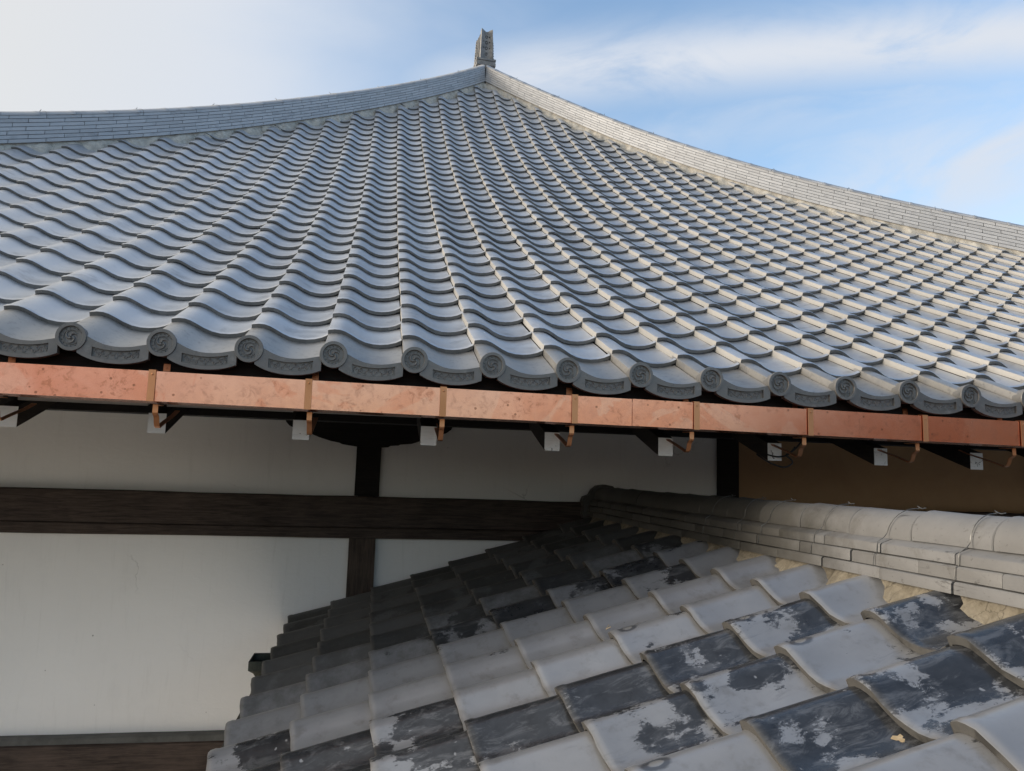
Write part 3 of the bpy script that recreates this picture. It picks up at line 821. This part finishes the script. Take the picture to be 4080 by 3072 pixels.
aj = MB(); aj.box(1.325-.035, 1.325+.035, 10.395, 10.55, P(1.325, s_of_y(10.36)).z-.16, P(1.325, s_of_y(10.36)).z+.235)
o = aj.build('apex_joint', M_DECK, None, 0); o.parent = hipL
# --- finial on the apex
def finial():
    cx, cy, zb = 1.342, 10.66, 6.062
    base = MB()
    for k, (hw, z0, z1) in enumerate(((0.165, -0.045, 0.000), (0.156, 0.004, 0.028), (0.167, 0.032, 0.060))):
        base.box(-hw, hw, -hw, hw, z0, z1)
    rot = Matrix.Translation((cx, cy, zb)) @ Matrix.Rotation(radians(3), 4, 'Z') @ Matrix.Diagonal((.87, .87, 1, 1))
    base.v = [rot @ v for v in base.v]
    root = base.build('finial', M_FINIAL, None, 30); hp(root)
    # front channel: two flared wings with a hollow between, notched top
    H = 0.520; z0 = 0.060
    fr = MB(); secx = [(-.112, -.160), (-.104, -.170), (-.07, -.142), (-.03, -.122), (0, -.118), (.03, -.122), (.07, -.142), (.104, -.170), (.112, -.160)]
    V = []; Fc = []; n = len(secx); lv_ = 8
    for k in range(lv_+1):
        f = k/lv_; sc = 1-0.10*f
        for x, y in secx:
            zt = z0+f*(H-z0-0.03)
            if k == lv_: zt += 0.03+0.028*min(1, abs(x)/.075)**1.4-0.016-(0.02 if abs(x) > .108 else 0)
            V.append((x*sc, y*sc, zt))
    m0 = len(V)
    for k in (0, lv_):
        for x, y in secx: V.append((x*(1-.1*(k/lv_)), -0.085, V[k*n+secx.index((x, y))][2]))
    for k in range(lv_):
        for i in range(n-1): Fc.append((k*n+i, k*n+i+1, (k+1)*n+i+1, (k+1)*n+i))
    for i in range(n-1):
        Fc += [(lv_*n+i, lv_*n+i+1, m0+n+i+1, m0+n+i), (i+1, i, m0+i, m0+i+1), (m0+i, m0+n+i, m0+n+i+1, m0+i+1)]
    Fc += [tuple([k*n for k in range(lv_+1)]+[m0+n, m0]), tuple([k*n+n-1 for k in range(lv_, -1, -1)]+[m0+n-1, m0+2*n-1])]
    fr.add(V, Fc); fr.v = [rot @ v for v in fr.v]
    o = fr.build('front_channel', M_FINIAL, None, 30); o.parent = root
    # rear plates stacked behind with scalloped edges
    for q, (y0, y1, hw, top) in enumerate(((-.085, -.035, .134, .475), (-.030, .02, .150, .455), (.025, .085, .160, .435))):
        pl = MB(); ol = []
        nsc = 9
        for sgn in (1, -1):
            seq = range(nsc*4+1) if sgn > 0 else range(nsc*4, -1, -1)
            for k in seq:
                f = k/(nsc*4); z = z0+f*(top-z0)
                ol.append((sgn*(hw*(1-.13*f)*(1 if f < .93 else 1-(f-.93)*2.2)+(0.012*abs(sin(pi*k/4)) if q == 2 else 0.0)), z))
        pl.prism(ol, lambda a, b, e: (a, y1 if e else y0, b)); pl.v = [rot @ v for v in pl.v]
        o = pl.build('scalloped_plate', M_FINIAL, None, 30); o.parent = root
    hb = MB()
    for z, r, x, yy in ((.15, .022, 0, -.1075), (.242, .024, 0, -.106), (.332, .024, 0, -.104), (.422, .022, 0, -.102), (.235, .008, .055, -.126), (.335, .008, .053, -.1235), (.415, .008, .051, -.120),
                        (.245, .006, -.05, -.124), (.345, .006, -.048, -.121)):
        v2, f2 = revolve([(r*1.15, 0.0), (r, -0.012), (r*.75, -.012), (r*.7, -.004), (.0005, -.004)], 12, x, yy, z)
        hb = MB(); hb.add(v2, f2); hb.v = [rot @ v for v in hb.v]; o = hb.build('socket', M_HOLE, None, 40); o.parent = root
    pass
finial()

# ------------------------------------------------------------------ eave woodwork and gutter
bd = MB(); bd.box(-9, 11.4, 2.60, 2.66, 0.285, 0.345); hp(bd.build('eave_board', M_WOODK, None, 20))
bd = MB(); bd.box(-9, 11.4, 2.664, 2.72, 0.245, 0.33); bd.box(-9, 11.4, 2.668, 2.69, 0.238, 0.2445); hp(bd.build('fascia_board', M_WOODR, None, 20))
SL = tan(radians(19.0))
def rafter_shear(v): return Vector((v.x, v.y, v.z+(v.y-2.75)*SL))
RAFT = [-1.181, -0.722, -0.249, 0.195, 0.651, 1.093, 1.542, 2.003, 2.441]
xs_all = [RAFT[0]-0.455*k for k in range(1, 15)][::-1]+RAFT+[RAFT[-1]+0.455*k for k in range(1, 18)]
for x in xs_all:
    zc_ = 0.146-0.006*(x+1.2)*1.0 if -1.3 < x < 2.6 else (0.147 if x < 0 else 0.124)
    r_ = MB(); r_.box(x-.0285, x+.0285, 2.751, 4.70, zc_-.034, zc_+.034, rafter_shear); ro = r_.build('rafter', M_WOODR, None, 20); hp(ro)
    e_ = MB(); e_.box(x-.0285, x+.0285, 2.7475, 2.7505, zc_-.034, zc_+.034); eo = e_.build('painted_end', M_PAINT, None, 0); eo.parent = ro
sf = MB()
for xa, xb in zip(xs_all, xs_all[1:]):
    sf.box(xa+.030, xb-.030, 2.735, 4.70, 0.205, 0.22, lambda v: Vector((v.x, v.y, v.z+(v.y-2.75)*SL)))
hp(sf.build('soffit', M_SOFFIT, None, 0))
pu = MB()
pu.prism([(3.05, 0.196), (3.14, 0.196), (3.14, 0.235), (3.05, 0.228)], lambda a, b, e: (11.3 if e else -9, a, b)); hp(pu.build('purlin', M_WOODK, None, 20))

GT = lambda x: 0.2855-0.0069*(x+0.2)
def gsh(v): return Vector((v.x, v.y, v.z+GT(v.x)))
def gutter_piece(xa, xb):
    gb = MB(); t = .0022
    ol = [(2.480, 0.0), (2.480, -.0925), (2.585, -.0925), (2.585, 0.0), (2.585-t, 0.0), (2.585-t, -.0925+t), (2.480+t, -.0925+t), (2.480+t, -.006), (2.489, -.006), (2.489, 0.0)]
    N = 10; V = []; Fc = []; n = len(ol)
    for k in range(N+1):
        x = xa+(xb-xa)*k/N
        V += [(x, y, z+GT(x)) for y, z in ol]
    for k in range(N):
        for q in range(n): Fc.append((k*n+q, k*n+(q+1) % n, (k+1)*n+(q+1) % n, (k+1)*n+q))
    Fc += [tuple(range(n)), tuple(range(N*n, N*n+n))[::-1]]
    gb.add(V, Fc); return gb
gut = gutter_piece(-8.6, 0.864).build('gutter', M_COPPER, None, 30); hp(gut)
g2 = gutter_piece(0.8665, 11.0); g2.v = [v+Vector((0, .0012 if v.y > 2.5 else 0.0008, 0.0008)) for v in g2.v]
g2 = g2.build('gutter', M_COPPER, None, 30); hp(g2)
STR = [-0.676, -0.21, 0.218, 0.662, 1.098, 1.53, 1.991, 2.406]
STR = [STR[0]-.455*k for k in range(1, 9)][::-1]+STR+[STR[-1]+.455*k for k in range(1, 12)]
for x in STR:
    par = gut if x < .86 else g2; z = GT(x)
    sb = MB(); hw = .0105
    sb.ribbon([(2.500, z+.0035), (2.4775, z+.0035), (2.4765, z-.094)], x-hw, x+hw, -.0016)
    v2, f2 = revolve([(.0042, 0), (.0036, -.0018), (.001, -.0030)], 10, x+.001, 2.4765, z-.010); f2.append(tuple(range(20, 30))); sb.add(v2, f2)
    o = sb.build('gutter_strap', M_STRAP, None, 30); o.parent = par
    bx = x+.004; bk = MB(); hw = .008
    zb = z-.0945
    path = [(2.590, zb-.001), (2.545, zb-.003), (2.527, zb-.004), (2.526, zb-.030), (2.530, zb-.036), (2.540, zb-.039), (2.547, zb-.046), (2.552, zb-.060), (2.560, zb-.071), (2.572, zb-.075), (2.60, zb-.066), (2.66, zb-.048), (2.74, zb-.026), (2.80, zb-.004)]
    bk.ribbon(path, bx-hw, bx+hw, .0028)
    o = bk.build('gutter_bracket', M_STRAP, None, 30); o.parent = par
    tb = MB(); tb.ribbon([(2.602, z+.040), (2.5985, z+.038), (2.5965, z+.014), (2.5925, z+.009)], x-.0105+.010, x+.0105+.010, -.002)
    v2, f2 = revolve([(.0038, 0), (.0034, -.002), (.0008, -.0025)], 8, x+.010, 2.5965, z+.026); f2.append(tuple(range(16, 24))); tb.add(v2, f2)
    o = tb.build('gutter_tab', M_TAB, None, 30); o.parent = par

# ------------------------------------------------------------------ walls of the hall
YW = 4.66
WX0, WX1 = -8.2, 10.4
UP = [-0.021+2.31*k for k in range(-3, 5)]
UP[3] = -0.021; UP[4] = 2.277
def plaster_panel(xa, xb, za, zb, y=YW):
    nx, nz = max(2, int((xb-xa)/.12)), max(2, int((zb-za)/.12)); V = []; Fc = []; rp = random.Random(int(xa*100)+int(za*10))
    for a in range(nz+1):
        for b in range(nx+1):
            V.append((xa+(xb-xa)*b/nx, y+rp.uniform(-.0008, .0008), za+(zb-za)*a/nz))
    for a in range(nz):
        for b in range(nx): q = a*(nx+1)+b; Fc.append((q, q+1, q+nx+2, q+nx+1))
    mbx = MB(); mbx.add(V, Fc); mbx.box(xa, xb, y+.03, y+.12, za, zb)
    return mbx
edges = [WX0]+UP+[WX1]
for xa, xb in zip(edges, edges[1:]):
    hp(plaster_panel(xa+.05, xb-.05, -.16, .50).build('wall_panel', M_EARTH if xa > 2 else M_PLASTER, None, 50, False))
for x in UP:
    p_ = MB(); hw = .072; p_.box(x-hw, x+hw, YW-.022, YW+.10, -.138, .40); hp(p_.build('post', M_WOODK, None, 20))
    lx = x-.011; p_ = MB(); p_.box(lx-.077, lx+.077, YW-.034, YW+.09, -3.75, -.386); hp(p_.build('post', M_WOODZ, None, 20))
LP = [x-.011 for x in UP]; edges = [WX0]+LP+[WX1]
for xa, xb in zip(edges, edges[1:]):
    hp(plaster_panel(xa+.06, xb-.06, -1.47, -.37).build('wall_panel', M_PLASTER, None, 50, False))
    hp(plaster_panel(xa+.06, xb-.06, -3.75, -1.66).build('wall_panel', M_PLASTER, None, 50, False))
def wavy_beam(za, zb, y0, y1, name, material, seed, amp=.003):
    rb = random.Random(seed); N = 90; V = []; Fc = []; a0 = b0 = 0
    for k in range(N+1):
        x = WX0+(WX1-WX0)*k/N; a0 = a0*.8+rb.uniform(-amp, amp); b0 = b0*.8+rb.uniform(-amp, amp)
        V += [(x, y0, za+a0), (x, y0, zb-.008+b0), (x, y0+.008, zb+b0), (x, y1, zb+b0), (x, y1, za+a0)]
    for k in range(N):
        for q in range(5): Fc.append((k*5+q, k*5+(q+1) % 5, (k+1)*5+(q+1) % 5, (k+1)*5+q))
    Fc += [tuple(range(5)), tuple(range(N*5, N*5+5))[::-1]]
    b_ = MB(); b_.add(V, Fc); return hp(b_.build(name, material, None, 40))
wavy_beam(-.318, -.141, YW-.062, YW+.08, 'tie_beam', M_WOODX, 1)
wavy_beam(-.385, -.3195, YW-.050, YW+.07, 'lower_rail', M_WOODX, 2, .0015)
wavy_beam(-1.488, -1.452, YW-.060, YW+.07, 'ledge_strip', M_SLATE, 3, .001)
wavy_beam(-1.675, -1.4895, YW-.054, YW+.07, 'sill_beam', M_WOODX, 4, .002)
wp = MB(); wp.box(WX0, WX1, YW-.03, YW+.12, .335, .60); hp(wp.build('wall_plate', M_WOODK, None, 20))
HJ = [(-.512, .334), (-.512, .306), (-.504, .279), (-.483, .257), (-.454, .246), (-.40, .232), (-.359, .216), (-.313, .198), (-.246, .179), (-.197, .171), (-.181, .163), (-.128, .156), (-.088, .151), (.047, .151), (.091, .154),
      (.103, .163), (.153, .167), (.16, .173), (.23, .180), (.27, .194), (.33, .217), (.377, .234), (.431, .250), (.461, .272), (.474, .302), (.474, .334)]
for x in UP[3:4]:
    hb = MB(); hb.prism([(a+x+.021, b) for a, b in HJ], lambda a, b, e: (a, YW+.06 if e else YW-.06, b)); hp(hb.build('bracket_arm', M_WOODK, None, 25))
bx = MB()                                               # side and rear walls, out of view
bx.box(WX0-.10, WX0-.002, YW+.0, 16.2, -3.75, .45); bx.box(WX1+.002, WX1+.10, YW, 16.2, -3.75, .45); bx.box(WX0, WX1, 16.1, 16.2, -3.75, .45)
hp(bx.build('rear_wall', M_PLASTER, None, 0))

# loose cable by the rafter
cb = MB()
cpts = [(1.66, 2.80, .205), (1.640, 2.72, .185), (1.618, 2.70, .160), (1.588, 2.70, .132), (1.572, 2.715, .118), (1.592, 2.71, .098), (1.590, 2.71, .083), (1.565, 2.715, .071), (1.535, 2.72, .076), (1.505, 2.74, .092), (1.488, 2.79, .12)]
def smooth(pts, n=6):
    pts = [Vector(p) for p in pts]; out = []
    for i in range(len(pts)-1):
        p0, p1, p2, p3 = pts[max(i-1, 0)], pts[i], pts[i+1], pts[min(i+2, len(pts)-1)]
        for k in range(n):
            t = k/n; out.append(0.5*((2*p1)+(p2-p0)*t+(2*p0-5*p1+4*p2-p3)*t*t+(3*p1-p0-3*p2+p3)*t**3))
    return out+[pts[-1]]
cb.tube(smooth(cpts), .0033, 6); cb.tube(smooth([(1.505, 2.74, .118), (1.54, 2.72, .110), (1.575, 2.705, .120), (1.60, 2.70, .15)]), .003, 6)
co = cb.build('cable', M_CABLE, None, 60); co['label'] = 'loose black cable looping beside a white rafter end under the gutter'; co['category'] = 'cable'

# ------------------------------------------------------------------ annex with old tiles
AX, AY, AZ, APHI, AL = -0.4098, 1.0983, -0.8099, 0.33274, 0.23155
annex = thing('annex', 'low annex in front, roofed with old patchy grey tiles, ridge meeting the hall wall', 'building', (1.41, 2.4, -3.75))
a_off = annex.location.copy()
def ap(o): o.parent = annex; o.matrix_parent_inverse = Matrix.Translation(-a_off); return o
e2 = Vector((cos(APHI), 0, sin(APHI))); e1 = Vector((0, 1, 0)); en = Vector((-sin(APHI), 0, cos(APHI)))
def A(n, b, h=0.0): return Vector((AX, AY, AZ)) + e1*(W*n) + e2*(AL*b) + en*h
RX = 1.415                                              # ridge line
OSEC = [(0, -.005), (.006, .000), (.020, .0050), (.036, .0065), (.054, .0035), (.074, -.006), (.096, -.0205), (.122, -.035), (.150, -.0435), (.178, -.046), (.206, -.0445), (.234, -.039), (.260, -.031)]
dk = MB(); 
yA, yB = 0.32, YW-.03
dk.hexa([Vector((AX-.02, yA, AZ-.10-.02*.345)), Vector((RX, yA, AZ-.10+(RX-AX)*tan(APHI))), Vector((RX, yB, AZ-.10+(RX-AX)*tan(APHI))), Vector((AX-.02, yB, AZ-.10-.02*.345))],
        [Vector((AX-.02, yA, AZ-.075-.02*.345)), Vector((RX, yA, AZ-.075+(RX-AX)*tan(APHI))), Vector((RX, yB, AZ-.075+(RX-AX)*tan(APHI))), Vector((AX-.02, yB, AZ-.075-.02*.345))])
aroof = dk.build('annex_roof', M_DECK, None, 0); aroof.name = 'roof'; ap(aroof)
ome = [tile_mesh('old_roof_tile', M_OLD, AL, 0.020, 0.05, 0.019, OSEC, 0.023, 0.0013, 50+q, edge=M_OBUTT) for q in range(6)]
ra = random.Random(21)
DARK = {}
def dark_amount(n, b):
    near_w = max(0, (AY+W*n-2.2)/1.6)
    base_ = ra.choice([.12, .2, .3, .35, .5, .62, .75])
    return base_
# tiles the photograph shows as mostly dark, partly dark or pale
SPEC = {(0, 6): .10, (1, 6): .66, (2, 6): .30, (3, 6): .55, (4, 6): .14, (5, 6): .12, (6, 6): .48, (1, 7): .68, (2, 7): .62, (3, 7): .12, (4, 7): .14, (5, 7): .12,
        (1, 5): .70, (2, 5): .47, (3, 5): .66, (4, 5): .30, (5, 5): .14, (2, 4): .55, (3, 4): .80, (4, 4): .14, (5, 4): .12, (3, 3): .80, (4, 3): .14, (5, 3): .28, (6, 3): .40, (7, 3): .6,
        (4, 2): .60, (3, 2): .45, (5, 2): .12, (6, 2): .16, (7, 2): .3, (4, 1): .80, (5, 1): .10, (6, 1): .2, (5, 0): .60, (6, 0): .3, (0, 7): .10, (-1, 6): .60, (0, 5): .12, (1, 4): .12}
for n in range(-2, 14):
    for b in range(0, 8):
        y = AY+W*n
        moss = min(1, max(0, (y-2.15-b*0.05)/1.5)) if b < 7 else min(1, max(0, (y-2.5)/1.4))
        if y > 3.3: moss = max(moss, .62)
        m_ = Matrix.Identity(4); o_ = A(n, b, ra.uniform(-.0015, .0025)) + e1*ra.uniform(-.003, .003)+e2*ra.uniform(-.004, .004)
        bx_, by_, bz_ = -e1, e2, en
        for i in range(3): m_[i][0], m_[i][1], m_[i][2], m_[i][3] = bx_[i], by_[i], bz_[i], o_[i]
        m_ = m_ @ Matrix.Rotation(ra.uniform(-.014, .014), 4, 'Z') @ Matrix.Rotation(ra.uniform(-.008, .008), 4, 'X') @ Matrix.Rotation(ra.uniform(-.010, .010), 4, 'Y')
        t = bpy.data.objects.new('roof_tile', ome[ra.randrange(6)]); C.objects.link(t); t.parent = aroof
        t.matrix_basis = m_
        t.color = (SPEC.get((n, b), dark_amount(n, b)), moss, ra.uniform(.75, 1.0), 1)
# far slope of the annex, beyond the ridge
fs = MB(); V = []; Fc = []; NY = 120
for k in range(NY+1):
    y = yA+(yB-yA)*k/NY; h = interp(OSEC, ((yB-y) % W))
    for q in range(2):
        xx = RX+q*1.9; V.append((xx, y, AZ-.02+(RX-AX)*tan(APHI)-q*1.9*tan(APHI)+h))
for k in range(NY): Fc.append((2*k, 2*k+1, 2*k+3, 2*k+2))
fs.add(V, Fc); ap(fs.build('far_slope', M_OLD, None, 40, False)).color = (.3, .4, .8, 1)
# ridge: three courses and a row of round caps
def rz(y): return 0.010*min(1, max(0, (y-2.6)/1.8))
core = MB(); core.hexa([Vector((1.335, yA, -.30)), Vector((1.495, yA, -.30)), Vector((1.495, yB, -.30)), Vector((1.335, yB, -.30))],
                       [Vector((1.36, yA, -.125)), Vector((1.47, yA, -.125)), Vector((1.47, yB, -.118)), Vector((1.36, yB, -.118))])
ar = core.build('ridge', M_DECK, None, 0); ap(ar)
mo = MB(); V = []; Fc = []; N = 260
rm = random.Random(4)
for k in range(N+1):
    y = yA+(yB-yA)*k/N
    lum = .006*sin(y*31)+.005*sin(y*77+1)
    for x, z in ((1.330, -.222), (1.322+lum*.5, -.240), (1.306+lum, -.262), (1.290+lum, -.285), (1.27, -.310)):
        V.append((x+rm.uniform(-.003, .003), y, z+rm.uniform(-.003, .003)+rz(y)))
for k in range(N):
    for q in range(4): Fc.append((k*5+q, k*5+5+q, k*5+6+q, k*5+q+1))
mo.add(V, Fc); o = mo.build('mortar', M_OMORT, None, 60); o.parent = ar
rc = random.Random(8)
CRS = [(1.300, -.2295, -.2020), (1.309, -.1990, -.1685), (1.318, -.1655, -.1400)]
for c_, (xf, z0, z1) in enumerate(CRS):
    y = yA-.13*(c_ % 2)-.06
    while y < yB-.02:
        ln = .258+rc.uniform(-.008, .008); ya, yb = max(y, yA)+.0016, min(y+ln, yB-.03)-.0016; y += ln
        if yb-ya < .03: continue
        ou = rc.uniform(-.0025, .0025); du = rc.uniform(-.0012, .0012); slope = .014 if c_ == 2 else .006; back_ = 1.372
        V = []; Fc = []
        ol = [(xf+ou, z0), (xf+ou+.0005, z1-.004), (xf+ou+.004, z1), (back_, z1+slope*1.2), (back_, z0)]
        for yy in (ya, ya+.004, (ya+yb)/2, yb-.004, yb):
            ins = .0015 if yy in (ya, yb) else 0
            for q, (x, z) in enumerate(ol): V.append((x+(ins if q < 3 else 0), yy, z+du+rz(yy)-(ins if q in (1, 2) else 0)))
        for k in range(4):
            for q in range(5): Fc.append((k*5+q, k*5+(q+1) % 5, k*5+5+(q+1) % 5, k*5+5+q))
        Fc += [(0, 1, 2, 3, 4), (24, 23, 22, 21, 20)]
        tb = MB(); tb.add(V, Fc); o = tb.build('ridge_tile', M_RIDGE_OLD, None, 40); o.parent = ar
        mb2 = MB(); mb2.add([Vector((2*RX-v.x, v.y, v.z)) for v in tb.v], tb.f); o = mb2.build('ridge_tile', M_RIDGE_OLD, None, 40); o.parent = ar
CRAD = .066
CAPJ = [0.45, 0.70, 0.965, 1.225, 1.485, 1.745, 2.0, 2.255, 2.51, 2.765, 3.02, 3.275, 3.53, 3.785, 4.04, 4.295, 4.60]
for ya, yb in zip(CAPJ, CAPJ[1:]):
    V = []; Fc = []; ring = 17; dz_ = rc.uniform(-.0015, .0015); dx_ = rc.uniform(-.002, .002); tl = rc.uniform(-.002, .002)
    prof_ = [(ya+.0025, -.003), (ya+.005, -.0005), (ya+.035, -.0005), ((ya+yb)/2, -.001), (yb-.014, .0015), (yb-.005, .002), (yb-.0025, .0)]
    for yy, gr in prof_:
        for k in range(ring):
            an = pi*(k/(ring-1)*1.10-.05); r_ = CRAD+gr
            V.append((RX+dx_-cos(an)*r_, yy, -.1185+sin(an)*r_*.98+dz_+rz(yy)+tl*(yy-ya)/.25))
    nr = len(prof_)
    for q in range(nr-1):
        for k in range(ring-1): Fc.append((q*ring+k, q*ring+k+1, (q+1)*ring+k+1, (q+1)*ring+k))
    Fc += [tuple(range(ring)), tuple(range((nr-1)*ring, nr*ring))[::-1]]
    tb = MB(); tb.add(V, Fc); o = tb.build('cap_tile', M_RIDGE_OLD, None, 40); o.parent = ar
# stepped end piece against the wall
en_ = MB()
ol = [(1.285, -.235), (1.275, -.20), (1.285, -.165), (1.272, -.13), (1.283, -.105), (1.318, -.092), (1.335, -.062), (1.365, -.036), (1.415, -.028), (1.465, -.036), (1.50, -.075), (1.55, -.13), (1.55, -.235)]
en_.prism(ol, lambda a, b, e: (a, 4.595 if e else 4.535, b)); o = en_.build('ridge_end_tile', M_RIDGE_OLD, None, 30); o.parent = ar
# wires tied round the ridge
for y in (1.305, 1.545, 1.80, 2.10, 2.42, 2.62, 2.86):
    wb = MB(); pts = []; sl = rc.uniform(-.02, .03)
    for k in range(13):
        an = pi*(.52-.50*k/12); pts.append((RX-sin(pi/2-an)*(CRAD+.0035) if False else RX-cos(an)*(CRAD+.0035), y+sl*k/12, -.1185+sin(an)*(CRAD+.0035)+rz(y)))
    pts += [(1.336, y+sl, -.126), (1.3165, y+sl, -.138), (1.3145, y+sl, -.150), (1.3145, y+sl+.002, -.168), (1.3075, y+sl+.003, -.1705), (1.3045, y+sl+.004, -.199)]
    wb.tube(pts, .0011, 5)
    kn = Vector(pts[0]); 
    wb.tube([kn+Vector((.012, .02, 0)), kn+Vector((0, 0, .003)), kn+Vector((-.004, -.018, .001)), kn+Vector((.004, -.022, .003))], .0013, 5)
    wb.tube([kn, kn+Vector((.004, .003, .004)), kn+Vector((.002, .008, .007))], .0011, 5)
    o = wb.build('tie_wire', M_WIRE, None, 60); o.parent = ar
# eave board, gutter and its hopper on the left side
gb = MB(); gb.box(AX+.08, AX+.10, yA, yB, AZ-.115, AZ-.035); ap(gb.build('fascia_board', M_WOODK, None, 20))
gb = MB(); V = []; Fc = []; ring = 9
for y in (yA, yB):
    for rr_ in (.043, .040):
        for k in range(ring):
            an = pi+pi*k/(ring-1); V.append((AX+.034+cos(an)*rr_, y, AZ-.066+sin(an)*rr_))
n2 = 2*ring
for k in range(ring-1):
    Fc += [(k, k+1, n2+k+1, n2+k), (ring+k, n2+ring+k, n2+ring+k+1, ring+k+1)]
Fc += [(0, n2, n2+ring, ring), (ring-1, 2*ring-1, n2+2*ring-1, n2+ring-1)]
gb.add(V, Fc); ag = gb.build('gutter', M_OLDBOX, None, 40); ap(ag)
hx, hy = AX-.032, 3.70
hb = MB()
def rect(w_, l_, z): return [Vector((hx-w_, hy-l_, z)), Vector((hx+w_, hy-l_, z)), Vector((hx+w_, hy+l_, z)), Vector((hx-w_, hy+l_, z))]
lev = [rect(.014, .014, -2.2), rect(.014, .014, -.935), rect(.028, .05, -.900), rect(.046, .085, -.880), rect(.046, .085, -.842), rect(.041, .078, -.842), rect(.041, .078, -.872)]
V = [v for r_ in lev for v in r_]; Fc = []
for k in range(len(lev)-1):
    for q in range(4): Fc.append((k*4+q, k*4+(q+1) % 4, (k+1)*4+(q+1) % 4, (k+1)*4+q))
Fc += [(3, 2, 1, 0), tuple(range(len(V)-4, len(V)))]
hb.add(V, Fc); o = hb.build('rain_hopper', M_OLDBOX, None, 30); o.parent = ag
aw = MB(); aw.box(-.02, .04, yA, yB-.02, -3.75, -.80); aw.box(2.7, 2.76, yA, yB-.02, -3.75, -.80); ap(aw.build('wall', M_PLASTER, None, 0))

# small dry leaf lying on a tile
lf = MB(); lp = Vector((0.857, 1.149, -0.399)); ol = []
for k in range(14):
    a = 2*pi*k/14; r_ = .5+.18*sin(3*a+.6)+.12*sin(5*a); ol.append((cos(a)*r_*.014, sin(a)*r_*.026))
lf.prism(ol, lambda a, b, e: lp+e2*a+e1*b+en*(.0012*e+.003*abs(b/.03)+.004*(a/.02)**2*.5))
lo = lf.build('dry_leaf', M_LEAF, None, 40); lo['label'] = 'small curled yellow-brown dry leaf lying on a dark-patched old tile'; lo['category'] = 'leaf'

st = MB(); q0 = A(4.05, 5.02, .004)
st.tube([q0, q0+e1*.010+e2*.008+en*.003, q0+e1*.017+e2*.016+en*.005], .0011, 5)
st.tube([q0+e1*.004, q0+e1*-.006+e2*.014+en*.004], .0012, 5)
so_ = st.build('straw', M_LEAF, None, 50); so_['label'] = 'tiny bit of pale straw caught at the butt of an old tile'; so_['category'] = 'straw'
